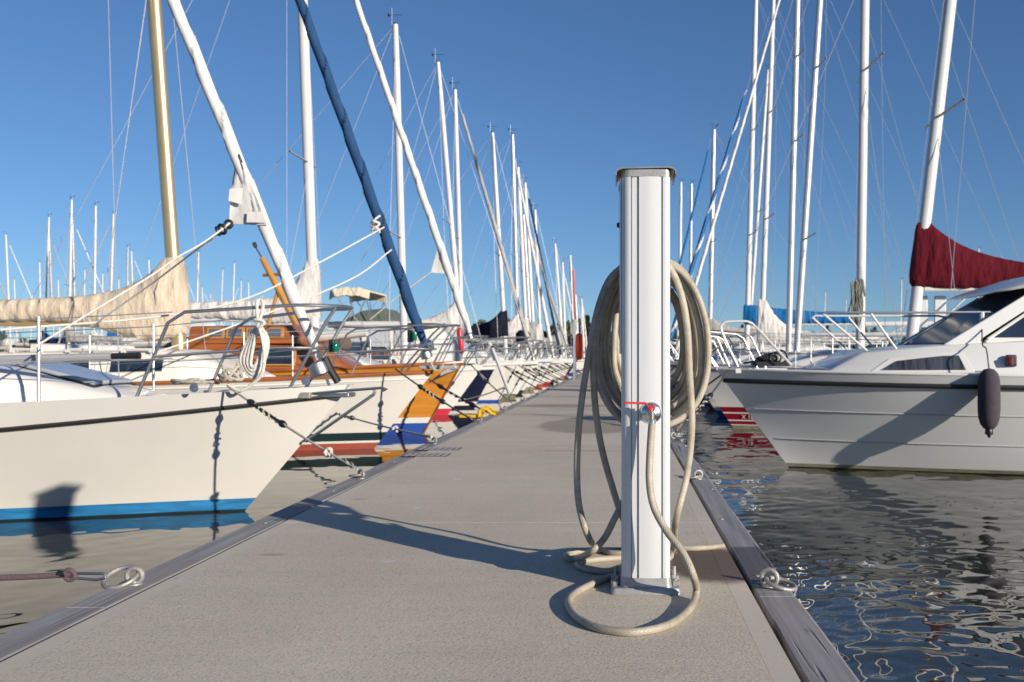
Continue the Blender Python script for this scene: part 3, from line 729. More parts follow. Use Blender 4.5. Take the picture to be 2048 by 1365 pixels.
def pulpit(boat, h, ht=0.62, aft=1.35, fw=0.12, r=0.014, w=0.32, m=None, mid=True):
    m = m or steel; zb = h.zb
    ua = h.u_at(h.over - aft); a = [h.sheer(ua, s_, .06) for s_ in (1, -1)]
    ztop = zb + ht
    def rail(z, back):
        P1 = a[0].lerp(Vector((a[0].x + .28, a[0].y, a[0].z + ht)), back); P2 = a[1].lerp(Vector((a[1].x + .28, a[1].y, a[1].z + ht)), back)
        xn = h.over + fw
        nose = [Vector((xn - w * .9 + w * .9 * math.cos(t), w * math.sin(t), z)) for t in [PI / 2 * (1 - i / 6) for i in range(13)]]
        return P1, P2, nose
    P1, P2, nose = rail(ztop, 1)
    body = [a[0], P1 + (a[0] - P1) * .12, P1 + Vector((.09, 0, .0))] + nose + [P2 + Vector((.09, 0, .0)), P2 + (a[1] - P2) * .12, a[1]]
    pb = part(boat, MB().tube(body, r, 8), 'pulpit', m)
    if mid:
        Q1, Q2, nose2 = rail(zb + ht * .5, .5)
        q = [Vector((p.x - .16, p.y * .9, p.z)) for p in nose2]
        part(boat, MB().tube([Q1] + q + [Q2], r * .85, 8), 'pulpit_rail', m)
    uf = h.u_at(h.over - .42)
    for s_ in (1, -1):
        b0 = h.sheer(uf, s_, .03); n0 = Vector((h.over + fw - .05, s_ * w * .62, ztop - .01))
        part(boat, MB().tube([b0, b0.lerp(n0, .8) + Vector((0, 0, .02)), n0], r, 8), 'pulpit_leg', m)
    return P1, P2
def lifelines(boat, h, P1, P2, us, ht=0.6, stern=True):
    for s_, p0 in ((1, P1), (-1, P2)):
        tops = []
        for u in us:
            b = h.sheer(u, s_, .06); t = b + Vector((0, 0, ht)); tops.append(t)
            part(boat, MB().tube([b, t], 0.012, 7), 'stanchion', steel)
        for f, nm in ((1, 'lifeline'), (.5, 'lifeline')):
            path = [p0 - Vector((0, 0, (p0.z - h.sheer(us[0], s_).z) * (1 - f)))] + [t - Vector((0, 0, ht * (1 - f) + .02)) for t in tops]
            part(boat, MB().tube(path, 0.0042, 5), nm, steel)
def vane(mast, x, z, dirn=1):
    m = MB(); m.tube([(x + .05, 0, z), (x + .05, 0, z + .22)], .006, 5); m.tube([(x - .10, 0, z + .23), (x + .16, 0, z + .23)], .007, 5)
    m.prism([(x - .10, z + .21), (x - .18, z + .18), (x - .18, z + .28)], lambda u, v, y: (u, y, v), -.005, .005); m.build('wind_vane', blackm, mast)
    MB().tube([(x - .08, 0, z), (x - .08, 0, z + .40)], .005, 5).build('antenna', wire, mast)
    m = MB(); m.tube([(x, 0, z - .02), (x - .08, .22, z + .08)], .007, 5); m.lathe([(.02, 0), (.032, .03), (.02, .06)], (x - .08, .22, z + .07), n=6); m.build('wind_sensor', blackm, mast)
def rig(boat, h, xm, top, rake, r=0.065, m=None, zdeck=None, spreaders=((.52, .7),), genoa=None, gr=.06, gpitch=.5, frac=.97, boom=None, clew=None, wires=2, vn=True, backstay=True, genoa_x=None, backlen=None, wr=.0058, genoa_name='furled_sail', blocks=True, gz=None):
    """xm: local x of the mast at deck; top: z of the masthead; rake: dx per dz (aft = minus)"""
    m = m or whitep; zd = zdeck if zdeck is not None else h.zs(h.u_at(xm))
    X = lambda z: xm - rake * (z - zd)
    zz = [zd - .02, zd + .3, zd + (top - zd) * .5, top - 1.0, top]
    mast = part(boat, MB().tube([(X(z), 0, z) for z in zz], [r, r, r, r * .92, r * .72], 14, flat=.82), 'mast', m)
    if vn: vane(mast, X(top), top)
    tips = {}
    for f, ln in spreaders:
        z = zd + (top - zd) * f
        for s_ in (1, -1):
            b = Vector((X(z) - .12, s_ * ln, z + .06)); a = Vector((X(z), s_ * r * .6, z))
            MB().tube([a, b], [.034, .022], 7, flat=.6).build('spreader', greym, mast)
            MB().lathe([(.0, -.02), (.02, -.012), (.02, .012), (0, .02)], b, n=8).build('spreader_tip', blackm, mast)
            tips[s_] = b
    uch = h.u_at(xm - .15)
    for s_ in (1, -1):
        c = h.sheer(uch, s_, .05)
        if spreaders and wires > 0:
            part(boat, MB().tube([c, tips[s_], Vector((X(top * frac), 0, top * frac))], wr, 5), 'shroud', wire)
            if wires > 1:
                u2 = h.u_at(xm - .45); zl = zd + (top - zd) * spreaders[0][0] - .1
                wiret(boat, h.sheer(u2, s_, .05), Vector((X(zl), 0, zl)), wr)
    fs = Vector((genoa_x if genoa_x is not None else h.over - .22, 0, (gz if gz is not None else h.zb + .22)))
    ft = Vector((X(top * frac) + r, 0, top * frac))
    if genoa:
        d_ = (ft - fs)
        if clew: clew = [fs + d_ * ((clew[0][1] - fs.z) / d_.z), Vector((clew[1][0], 0, clew[1][1])), fs + d_ * ((clew[2][1] - fs.z) / d_.z)]
        furled(boat, fs, fs + d_ * .94, gr, genoa, genoa_name, gpitch, clew=clew)
        part(boat, MB().lathe([(.02, 0), (.075, .01), (.08, .05), (.075, .10), (.03, .12)], fs + Vector((.02, 0, -.13)), d_, 16), 'furler_drum', steel)
        part(boat, MB().tube([(h.over - .14, 0, h.zb), fs - d_.normalized() * .08], .012, 6), 'tack_fitting', steel)
        wiret(boat, fs + d_ * .93, ft, wr * 1.4, 'forestay')
    else:
        wiret(boat, Vector((h.over - .14, 0, h.zb)), ft, wr, 'forestay')
    if backstay:
        wiret(boat, Vector((-h.L + .05, 0, h.zst)), Vector((X(top), 0, top)), wr, 'backstay')
    if boom:
        z0, ln, cov, kw = boom
        part(boat, MB().tube([(X(z0) - r, 0, z0), (X(z0) - ln, 0, z0 + .03)], .055, 10), 'boom', m)
        if cov: sail_cover(boat, X(z0), z0 + .03, kw.get('peak', z0 + 1.1), kw.get('hgt', .30), ln + .05, cov, w=kw.get('w', .15), rake=rake, seed=kw.get('seed', 0), peakw=kw.get('peakw', .5), sag=kw.get('sag', .1), sagx=kw.get('sagx', .8))
        if blocks:
            wiret(boat, Vector((X(z0) - ln * .95, 0, z0)), Vector((X(top), 0, top)), .005, 'topping_lift')
            wiret(boat, Vector((X(z0) - 1.0, 0, z0)), Vector((X(zd), 0, zd + .1)), .016, 'kicker', alu)
    return X
def newboat(name, label, cat, X, Y, s_, group):
    e = empty(name, (X, Y, 0), 0 if s_ > 0 else PI); tag(e, label, cat, group); e['s'] = s_
    return e
def loc(b, wv):
    s_ = b['s']; return Vector((s_ * (wv.x - b.location.x), s_ * (wv.y - b.location.y), wv.z))
def hullparts(b, h, mats, bands, top, rub=None, deckm_=None, toe=None, extra=()):
    part(b, h.mesh(bands, top, extra=extra), 'hull', mats, ang=40)
    part(b, h.deck(), 'deck', deckm_ or deckm, ang=40)
    if rub:
        zf, r, m = rub
        part(b, h.rail(zf, r * .3, r), 'rub_rail', m)
    if toe:
        part(b, h.rail(1.0, -.015, .02), 'toe_rail', toe)
def std_cabin(b, h, x0, x1, w=.62, ht=.36, m=None, glass=None, nwin=3, slope=.75, frame=None, wz=(.35, .72)):
    """trunk from x0 (front) back to x1"""
    m = m or gel; u0 = h.u_at(x0); u1 = h.u_at(x1); z0 = h.zs(u0); z1 = h.zs(u1)
    W0 = min(w * h.B / 2, h.bs(u0) - .18) * .8; W1 = min(w * h.B / 2, h.bs(u1) - .2)
    st = [(x0, W0 * .75, z0 - .03, W0 * .6, z0 + .03), (x0 - slope, (W0 + W1) / 2, (z0) - .03, (W0 + W1) / 2 * .84, z0 + ht * .86), (x0 - slope - .2, (W0 + W1) / 2 * 1.02, z0 - .03, (W0 + W1) / 2 * .86, z0 + ht * .93), (x1, W1, z1 - .03, W1 * .86, z1 + ht)]
    c = cabin(b, st, m)
    xa = x0 - slope - .25; span = (xa - x1 - .2) / max(1, nwin)
    for s_ in (1, -1):
        for k in range(nwin):
            a = xa - k * span; e = a - span * .72
            q = []
            for x, f in ((a, wz[0]), (e, wz[0]), (e, wz[1]), (a, wz[1])):
                t = (x - (x0 - slope - .2)) / (x1 - (x0 - slope - .2))
                hb = (W0 + W1) / 2 * 1.02 * (1 - t) + W1 * t; ht_ = (W0 + W1) / 2 * .86 * (1 - t) + W1 * .86 * t; zb_ = z0 * (1 - t) + z1 * t - .03; zt = z0 + ht * .93 + (z1 + ht - z0 - ht * .93) * t
                q.append(Vector((x, s_ * (hb + (ht_ - hb) * f), zb_ + (zt - zb_) * f)))
            window(c, q if s_ > 0 else q[::-1], glass or windowm, frame or alu, (0, s_, .25))
    return c
def rope(name, pts, r, m, label, cat, group=None, sub=6, n=7):
    o = MB().tube(crom(pts, sub), r, n).build(name, m); tag(o, label, cat, group); return o
def sagline(a, b, sag, n=6):
    a = Vector(a); b = Vector(b)
    return [a.lerp(b, i / n) - Vector((0, 0, sag * 4 * (i / n) * (1 - i / n))) for i in range(n + 1)]
def mooring(a, b, label, r=.009, m=None, snub=True, sag=.02, group='mooring lines with rubber snubbers', f0=.22, f1=.52, chain=True, knot=None):
    root = empty('mooring_line', b); tag(root, label, 'mooring line', group)
    a = Vector(a) - Vector(b); z = Vector((0, 0, 0)); line = sagline(a, z, sag, 10)
    MB().tube(line, r, 7).build('rope', m or roped, root)
    if snub:
        n = 22; pts = []; rs = []
        for i in range(n + 1):
            t = f0 + (f1 - f0) * i / n; p = a.lerp(z, t) - Vector((0, 0, sag * 4 * t * (1 - t))); pts.append(p)
            q = i / n; k = math.exp(-((q - .08) / .07) ** 2) + math.exp(-((q - .92) / .07) ** 2); rs.append(r * (1.3 + 1.9 * k))
        MB().tube(pts, rs, 10).build('snubber', blackr, root)
        cw = [p + Vector((math.cos(i * 2.1) * r * 1.9, math.sin(i * 1.7) * r * 1.9, math.sin(i * 2.1) * r * 1.9)) for i, p in enumerate(pts)]
        MB().tube(crom(cw, 3), r * .7, 6).build('rope_wrap', ropeg if m is None else m, root)
    if chain:
        d_ = (a - z).normalized()
        for i in range(4):
            MB().torus(z + d_ * (.03 + i * .036), d_.cross(Vector((0, 0, 1)) if i % 2 else Vector((.3, .9, .1))), .017, .0045, 14, 6, sx=1.0).build('chain_link', galv, root)
    if knot:
        t = knot; p = a.lerp(z, t) - Vector((0, 0, sag * 4 * t * (1 - t))); kp = [p + Vector((math.sin(i * 1.9) * .024, math.cos(i * 2.7) * .022, math.cos(i * 1.3) * .028)) for i in range(14)]
        MB().tube(crom(kp, 3), r * 1.1, 6).build('knot', ropew, root)
    return root
def ring_bolt(p, rdir, label, R=.05, tilt=.12, eyer=.026, group='mooring rings bolted to the timber edges', nrm=None):
    """eye bolt on a beam with a loose ring lying towards rdir"""
    e = empty('mooring_ring', p); tag(e, label, 'mooring ring', group)
    d_ = Vector(rdir).normalized(); side = Vector((-d_.y, d_.x, 0))
    MB().torus((0, 0, .030), side, eyer, .0088).build('eye_bolt', galv, e)
    m = MB(); m.lathe([(.028, 0.0005), (.027, .004), (.014, .006), (.011, .012)], (0, 0, 0), n=16); m.build('washer', galv, e)
    c = d_ * (R * .80) + Vector((0, 0, .026 - (tilt * R if nrm is None else 0))); nrm = Vector(nrm or (d_.x * tilt, d_.y * tilt, 1))
    MB().torus(c, nrm, R, .0075, 34, 10).build('ring', galv, e)
    return e

LG = 'boats moored bow-in along the left side of the dock'; RG = 'boats moored bow-in along the right side of the dock'
# ---- left 1: white sloop, blue waterline
h = Hull(9.6, 3.0, 0.98, 0.80, 0.86, 0.83, p=2.5, k0=.42, k1=.86, fl=1.15)
b = newboat('sailing_boat', 'nearest left-hand sailing boat, cream hull with black rubbing strake and bright blue waterline', 'sailing boat', -3.02, 7.66, 1, LG); L1 = b; h1 = h
zrl = lambda u: .955 - .155 * min(1, u / .22)
hullparts(b, h, [gelbeige, blue, gel, dgreen], [(.016, 3), (.105, 1), (.12, 0)], 0)
part(b, h.rail(zrl, .012, .017), 'rub_rail', blackr)
m = h.mesh([(.12, 0)], 0)
def bulwark(h, f0, f1, off, n=26):
    rings = []
    us = [(i / n) ** 1.4 for i in range(n + 1)]
    seq = [(u, 1) for u in reversed(us)] + [(u, -1) for u in us]
    for u, s_ in seq:
        z0 = h.zs(u) * f0(u); z1 = h.zs(u) * f1; o_ = off
        fw = Vector((off * 1.0 * (1 - min(1, u * 14)), 0, 0))
        rings.append([h.pt(u, z0, s_, o_) + fw, h.pt(u, z1, s_, o_) + fw, h.pt(u, z1, s_, -.05), h.pt(u, z0, s_, -.02)])
    return MB().loft(rings)
part(b, bulwark(h, lambda u: zrl(u) + .015, 1.04, .008), 'bulwark', gel, ang=25)
c = cabin(b, [(-.70, .34, .90, .24, .915), (-1.06, .52, .88, .42, 1.0), (-1.64, .76, .86, .64, 1.15), (-2.3, .90, .84, .78, 1.19), (-6.2, 1.0, .82, .84, 1.26)], gel, round_=.07)
hm = MB(); hm.box((0, 0, 0), (.62, .58, .035)); hmo = hm.build('hatch', hatchm, c, bev=.012); hmo.location = (-1.36, 0, 1.112); hmo.rotation_euler = (0, .25, 0)
m = MB(); m.box((0, 0, -.022), (.68, .64, .02)); fo = m.build('hatch_frame', blackm, c, bev=.008); fo.location = (-1.36, 0, 1.112); fo.rotation_euler = (0, .25, 0)
for s_ in (1, -1):
    window(c, [Vector((x, s_ * y, z)) for x, y, z in ((-3.3, .905, .98), (-5.2, .975, .98), (-5.2, .90, 1.20), (-3.3, .83, 1.16))][::s_], windowm, alu, (0, s_, .3))
P1, P2 = pulpit(b, h, ht=.66, aft=1.40, fw=.02, r=.0135, w=.36)
lifelines(b, h, P1, P2, [h.u_at(-1.15), h.u_at(-3.0), h.u_at(-5.2)], ht=.64)
X = rig(b, h, -3.45, 12.4, .035, r=.07, m=whitep, genoa=[sailw, sailg], gr=.050, gpitch=.62, genoa_x=.60, gz=1.22, frac=.965, boom=(2.0, 3.6, covbeige, {'peak': 3.0}), wr=.005)
def flatpatch(px, Yq, th, name, m_, parent):
    f_ = [loc(b, P(x, y, Yq)) for x, y in px]; bk = [p + Vector((0, th, 0)) for p in f_]
    return MB().loft([f_, bk]).build(name, m_, parent, ang=30)
cl_ = MB(); rows_ = []
for i in range(9):
    t = i / 8; yy = 308 + (448 - 308) * t
    xl = [474, 471, 468, 465, 463, 461, 460, 459, 458][i]; xr = 474 + (528 - 474) * t + 5
    rows_.append([loc(b, P(xl + (xr - xl) * k / 6, yy + (3 * (k / 6) if i == 8 else 0), 7.60 + .012 * math.sin(k * 1.9 + i * .9) + (.05 * (1 - k / 6)))) for k in range(7)])
vs_ = [p for r_ in rows_ for p in r_] + [p + Vector((0, .012, 0)) for r_ in rows_ for p in r_]
N0 = 63; fs_ = []
for i in range(8):
    for k in range(6):
        a_ = i * 7 + k; fs_ += [(a_, a_ + 1, a_ + 8, a_ + 7), (N0 + a_ + 7, N0 + a_ + 8, N0 + a_ + 1, N0 + a_)]
for i in range(8): fs_ += [(i * 7, i * 7 + 7, N0 + i * 7 + 7, N0 + i * 7), (i * 7 + 6, N0 + i * 7 + 6, N0 + i * 7 + 13, i * 7 + 13)]
for k in range(6): fs_ += [(56 + k, 57 + k, N0 + 57 + k, N0 + 56 + k), (k, N0 + k, N0 + k + 1, k + 1)]
cl_.add(vs_, fs_); clo = cl_.build('sail_clew', sailw, b, ang=60)
flatpatch([(459, 378), (486, 376), (482, 409), (457, 402)], 7.603, .004, 'clew_patch', sailw, clo)
flatpatch([(494, 424), (526, 424), (529, 446), (493, 445)], 7.588, .004, 'clew_patch', sailw, clo)
m = MB(); m.tube([(-.70, -.70, 1.245), (-4.2, -.95, 1.15)], .030, 10); part(b, m, 'whisker_pole', alu)
m = MB(); m.tube([(-.72, -.70, 1.245), (-.50, -.68, 1.25)], .024, 8); part(b, m, 'pole_end', blackm)
# bow fitting with folding ladder
q = lambda px, py, Y=7.52: loc(b, P(px, py, Y))
m = MB(); m.tube([q(594, 789), q(640, 786), q(765, 776), q(774, 779), q(765, 782)], .011, 8); m.tube([q(594, 789, 7.80), q(765, 776, 7.80)], .011, 8); part(b, m, 'bow_platform_rail', steel)
m = MB(); m.box(q(665, 790, 7.66), (.32, .20, .035)); part(b, m, 'bow_roller', steel, bev=.006)
m = MB(); m.tube([q(750, 781), q(748, 789), q(612, 883, 7.60)], .013, 8); part(b, m, 'bow_strut', steel)
m = MB(); m.box(q(610, 791, 7.5), (.09, .05, .05)); part(b, m, 'bracket', galv, bev=.004)
m = MB(); m.lathe([(.022, 0), (.026, .01), (.026, .06), (.022, .07)], loc(b, P(671, 704, 7.5)), n=14); part(b, m, 'navigation_light', greenl)
m = MB(); m.box(loc(b, P(664, 692, 7.53)), (.04, .05, .10)); part(b, m, 'light_housing', blackm, bev=.006)
m = MB(); m.tube([q(650, 716, 7.66), q(662, 742, 7.66), q(676, 765, 7.66)], .03, 8); part(b, m, 'furler_body', blackm)
for (px, py) in ((388, 776), (611, 762)):
    m = MB(); m.lathe([(.034, 0), (.03, .008), (.0, .01)], q(px, py, 7.0 if px < 500 else 7.5), (0, -1, .1), 14); part(b, m, 'leg_base', steel)
# ropes on boat 1
kc = P(462, 762, 7.15)
rp = []
for i in range(22):
    a = i * 1.25; rp.append(kc + Vector((math.cos(a) * (.09 - .002 * i), math.sin(a) * .08, .02 + .006 * i * (i % 3 == 0) + .012 * math.sin(i * 2.3))))
rope('rope_coil', rp, .012, ropeg, 'loose coil of pale rope lying on the foredeck rail of the nearest left boat', 'rope coil')
kc = P(390, 768, 7.2); rp = [kc + Vector((math.cos(i * 1.3) * .2 * (.7 + .3 * math.sin(i)), math.sin(i * 1.3) * .08, .012 + .018 * (i % 4 == 0) + .008 * math.sin(i * 2))) for i in range(18)]
rope('rope_coil', rp, .011, ropeg, 'small heap of pale rope on deck at the aft foot of the bow rail', 'rope coil')
# hanging coil on the pulpit
pts_ = []
for k in range(4):
    w_ = 8 + 5 * k; yb = 735 + 7 * k; Yc = 7.18 + .012 * k
    for px, py in ((515, 655), (515 - w_, 690), (512 - w_ * 1.3, 725), (506, yb), (508 + w_ * .9, 722), (522 + w_ * .6, 680)): pts_.append(P(px, py, Yc))
pts_ += [P(518, 650, 7.15), P(510, 640, 7.13), P(528, 645, 7.12), P(516, 655, 7.13), P(524, 625, 7.15), P(526, 606, 7.20), P(520, 600, 7.22), P(514, 606, 7.18), P(516, 640, 7.14), P(528, 700, 7.13), P(525, 745, 7.13), P(505, 768, 7.14), P(480, 782, 7.14), P(455, 770, 7.16)]
rope('rope_coil', pts_, .0125, ropew, 'pale rope coil knotted and hanging from the steel bow rail', 'rope coil', sub=6)
m = MB(); m.tube(crom([P(459, 447, 7.6), P(440, 462, 7.5), P(400, 490, 7.3), P(355, 515, 7.1), P(300, 553, 6.9), P(200, 614, 6.6), P(60, 700, 6.3)], 6), .0075, 6); tag(m.build('sheet_line', ropew), 'pale jib sheet slanting down from the clew of the white furled sail', 'rope', 'jib sheets running aft')
m = MB(); m.tube(crom([P(461, 449, 7.7), P(440, 465, 7.75), P(380, 510, 7.9), P(300, 570, 8.1), P(180, 655, 8.4)], 6), .0075, 6); tag(m.build('sheet_line', ropew), 'second jib sheet from the white furled sail, passing behind the first', 'rope', 'jib sheets running aft')
m = MB(); m.torus(P(457, 449, 7.6), (0, 1, 0), .03, .012, 14, 8); m.torus(P(444, 459, 7.55), (.3, 1, .4), .035, .014, 12, 6); m.torus(P(436, 463, 7.52), (1, .2, .4), .03, .013, 12, 6)
tag(m.build('shackle_knot', blackm), 'dark shackle and knot at the clew of the white furled sail', 'shackle')

# ---- left 2: cream sloop, gold mast
h = Hull(10.2, 3.1, 1.03, .86, .9, .79, p=2.4, k0=.45)
b = newboat('sailing_boat', 'cream sailing boat with gold mast, navy furled sail and beige boom cover', 'sailing boat', -3.30, 12.77, 1, LG); L2 = b; h2 = h
hullparts(b, h, [gelbeige, redp, dgreen, gelbeige], [(.085, 1), (.115, 3), (.225, 2), (.24, 0)], 0)
part(b, h.rail(1.0, -.01, .028), 'toe_rail', mahog)
part(b, h.rail(.92, .006, .008), 'cove_line', gel)
c = std_cabin(b, h, -1.45, -6.2, w=.70, ht=.40, m=deckbeige, nwin=4, frame=gel)
for x in (-2.6, -3.3, -4.0):
    m = MB(); m.tube([(x, -.80, 1.33), (x - .35, -.80, 1.33)], .018, 6); m.box((x, -.80, 1.31), (.05, .03, .04)); m.box((x - .35, -.80, 1.31), (.05, .03, .04)); part(b, m, 'grab_rail', gel)
P1, P2 = pulpit(b, h, ht=.62, aft=1.25, fw=.20, r=.0135, w=.34)
lifelines(b, h, P1, P2, [h.u_at(-1.4), h.u_at(-3.1), h.u_at(-5.0)], ht=.6)
rig(b, h, -2.62, 12.6, .072, r=.092, m=alugold, zdeck=1.35, spreaders=((.47, .85), (.78, .6)), genoa=[bluea, blueb], gr=.074, gpitch=.75, genoa_x=.70, gz=1.34, boom=(1.68, 3.7, covbeige, {'peak': 2.60, 'hgt': .35, 'w': .2, 'seed': 3, 'sag': .26, 'peakw': .42, 'sagx': .45}), frac=.99)
m = MB(); m.lathe([(.0, 0), (.06, .01), (.10, .05), (.11, .09), (.10, .13), (.06, .17), (.02, .18)], P(855, 697, 12.77) - Vector((b.location.x, b.location.y, .06)), (-.2, 0, 1), 10); part(b, m, 'chrome_furler', chrome, ang=10)
m = MB(); m.lathe([(.028, 0), (.032, .01), (.032, .10), (.028, .11)], loc(b, P(829, 681, 12.5)) , n=12); part(b, m, 'navigation_light', greenl)
m = MB(); m.box(loc(b, P(821, 673, 12.55)), (.07, .08, .16)); part(b, m, 'light_housing', blackm, bev=.008)
# bow roller with galvanised anchor
q = lambda px, py, Y=12.77: loc(b, P(px, py, Y))
m = MB(); m.box(q(878, 735), (.50, .22, .05)); part(b, m, 'bow_roller', MATS['grey mast'], bev=.01)
an = MB()
an.tube([q(850, 731), q(900, 733), q(912, 741)], .022, 8, flat=.6)
f0, f1, f2 = q(858, 767), q(893, 746, 12.62), q(914, 728)
an.loft([[f0 + Vector((0, y, 0)), f0 + Vector((0, y * .5, .02))][:1] + [f0 + Vector((.02, y * .3, .03))] for y in ()] or [[q(857, 767) + Vector((0, .01, 0)), q(857, 767) + Vector((0, -.01, 0)), q(857, 765) + Vector((0, -.01, 0)), q(857, 765) + Vector((0, .01, 0))], [q(885, 755) + Vector((0, .17, .02)), q(885, 755) + Vector((0, -.17, .02)), q(886, 751) + Vector((0, -.17, .03)), q(886, 751) + Vector((0, .17, .03))], [q(913, 741) + Vector((0, .07, .0)), q(913, 741) + Vector((0, -.07, .0)), q(913, 726) + Vector((0, -.05, .0)), q(913, 726) + Vector((0, .05, .0))]])
part(b, an, 'anchor', mat('dull zinc', (0.17, 0.175, 0.18), 0.6, 0.2, var=0.2, vscale=12), ang=25, bev=.004)
m = MB(); m.tube(crom([q(862, 726, 12.6), q(868, 739, 12.6), q(880, 741, 12.6), q(886, 728, 12.6)], 5), .014, 7); part(b, m, 'lashing', ropeg)

# ---- left 3: varnished wooden motor sailer
h = Hull(10.5, 3.2, 1.14, .95, 1.0, .62, p=2.2, k0=.5)
b = newboat('wooden_boat', 'varnished wooden boat with golden hull, white and blue waterline bands and short leaning spar', 'wooden boat', -3.17, 15.3, 1, LG); L3 = b
hullparts(b, h, [varnish, dblue, whitep], [(.02, 1), (.17, 1), (.26, 2), (.27, 0)], 0, deckm_=mahog)
part(b, h.rail(1.0, .0, .03), 'toe_rail', mahog)
part(b, MB().tube([h.pt(0, z, 1) + Vector((.012, 0, 0)) for z in (.0, .3, .6, .9, 1.14)], .018, 6), 'stem', mahog)
c = cabin(b, [(-1.05, .55, 1.02, .45, 1.08), (-1.55, .85, 1.0, .72, 1.42), (-3.6, 1.0, .98, .86, 1.48)], mahog, round_=.06)
window(c, [Vector((-1.16, -.40, 1.10)), Vector((-1.16, .40, 1.10)), Vector((-1.50, .62, 1.37)), Vector((-1.50, -.62, 1.37))], greywin, spruce, (.65, 0, .76))
for x in (-1.8, -2.5, -3.1):
    window(c, [Vector((x, -.86, 1.12)), Vector((x - .42, -.89, 1.12)), Vector((x - .42, -.80, 1.36)), Vector((x, -.77, 1.36))][::-1], windowm, spruce, (0, -1, .3))
part(b, MB().tube([(-.9, 0, 1.62), (-1.6, 0, 1.56), (-4.6, 0, 1.44)], [.10, .16, .13], 12, flat=.6), 'deck_raft', whitep)
c2 = cabin(b, [(-1.75, .78, 1.44, .74, 1.56), (-1.9, .80, 1.44, .74, 1.72), (-3.4, .84, 1.44, .76, 1.70)], mahog, name='wheelhouse', round_=.05)
for x in (-2.0, -2.3, -2.6, -2.9):
    window(c2, [Vector((x, -.80, 1.54)), Vector((x - .2, -.805, 1.54)), Vector((x - .2, -.775, 1.66)), Vector((x, -.77, 1.66))][::-1], greywin, spruce, (0, -1, .3), t=.016)
q = lambda px, py, Y=15.3: loc(b, P(px, py, Y))
sp_ = part(b, MB().tube([q(640, 735), q(585, 630), q(524, 516)], [.075, .07, .045], 10), 'spar', spruce)
MB().tube([q(524, 516), q(512, 496)], .012, 6).build('spar_pole', blackm, sp_); MB().lathe([(.02, 0), (.035, .03), (.03, .09)], q(512, 496), (-.4, 0, 1), 8).build('spar_lamp', blackm, sp_)
MB().tube([q(526, 551), q(560, 549)], .025, 8).build('crosstree', mahog, sp_)
part(b, MB().tube([q(556, 580), q(532, 668)], .03, 8), 'strut', spruce)
P1, P2 = pulpit(b, h, ht=.60, aft=1.1, fw=-.02, r=.013, w=.34)
m = MB()
for dx in (0, .32): m.tube([q(385, 676) + Vector((0, 0, dx * .5)), q(410, 676) + Vector((0, 0, dx * .5)), q(430, 672) + Vector((0, 0, dx * .5))], [.08, .09, .05], 10)
part(b, m, 'white_float', gel)
m = MB(); m.lathe([(.0, 0), (.10, .01), (.12, .05), (.10, .09), (.0, .10)], q(687, 688), (.6, -.7, .1), 14); part(b, m, 'vent_cover', MATS['bark'])

# ---- left 4: white / red
h = Hull(9.6, 3.0, 1.06, .9, .95, .77)
b = newboat('sailing_boat', 'white sailing boat with red waterline and white furled sail between the golden and navy hulls', 'sailing boat', -3.62, 20.0, 1, LG); L4 = b
hullparts(b, h, [gel, redb, gel], [(.02, 1), (.14, 1), (.15, 0)], 0, rub=(.9, .012, alu))
std_cabin(b, h, -1.3, -5.8, nwin=3)
P1, P2 = pulpit(b, h, ht=.60, aft=1.0, fw=.08)
lifelines(b, h, P1, P2, [h.u_at(-1.4), h.u_at(-3.2), h.u_at(-5)])
rig(b, h, -2.79, 12.8, .035, r=.108, m=whitep, zdeck=1.3, spreaders=((.35, .8), (.66, .6)), genoa=[sailw, sailw], gr=.082, gpitch=.8, genoa_x=.47, gz=1.73, boom=(2.0, 4.3, covwhite, {'peak': 3.3, 'hgt': .42, 'w': .18, 'seed': 8, 'peakw': .30}), clew=[(0, 3.62), (-.35, 3.0), (0, 2.97)], frac=.94)
m = MB(); m.lathe([(.0, 0), (.06, .01), (.09, .05), (.09, .10), (.05, .14), (.0, .15)], loc(b, P(945, 704, 20.0)), (-.2, 0, 1), 10); part(b, m, 'furler_body', chrome, ang=10)

# ---- left 5: navy
h = Hull(9.0, 2.9, .95, .85, .9, .5)
b = newboat('sailing_boat', 'dark navy hull with white deck edge and cream waterline, short white mast', 'sailing boat', -3.49, 22.8, 1, LG)
hullparts(b, h, [navy, gelbeige, navy], [(.02, 0), (.06, 0), (.15, 1), (.16, 0)], 0, rub=(1.0, .035, gel))
std_cabin(b, h, -1.9, -5.6, nwin=3)
P1, P2 = pulpit(b, h, ht=.55, aft=.9, fw=.15)
rig(b, h, -1.66, 9.2, .028, r=.088, m=whitep, zdeck=.95, spreaders=((.38, .6),), genoa=None, boom=(2.0, 3.2, None, {}), wires=1)

q = lambda px, py, Y=22.8: loc(b, P(px, py, Y))
m = MB(); m.tube([q(985, 698, 21.6), q(1019, 788, 20.8)], .040, 8); m.tube([q(972, 702, 21.9), q(981, 688, 21.8)], .05, 8); part(b, m, 'bow_ladder', whitep)
m = MB(); m.tube([q(920, 655), q(919, 664), q(923, 700), q(924, 709)], [.03, .07, .065, .03], 10); part(b, m, 'furled_flag', redb)
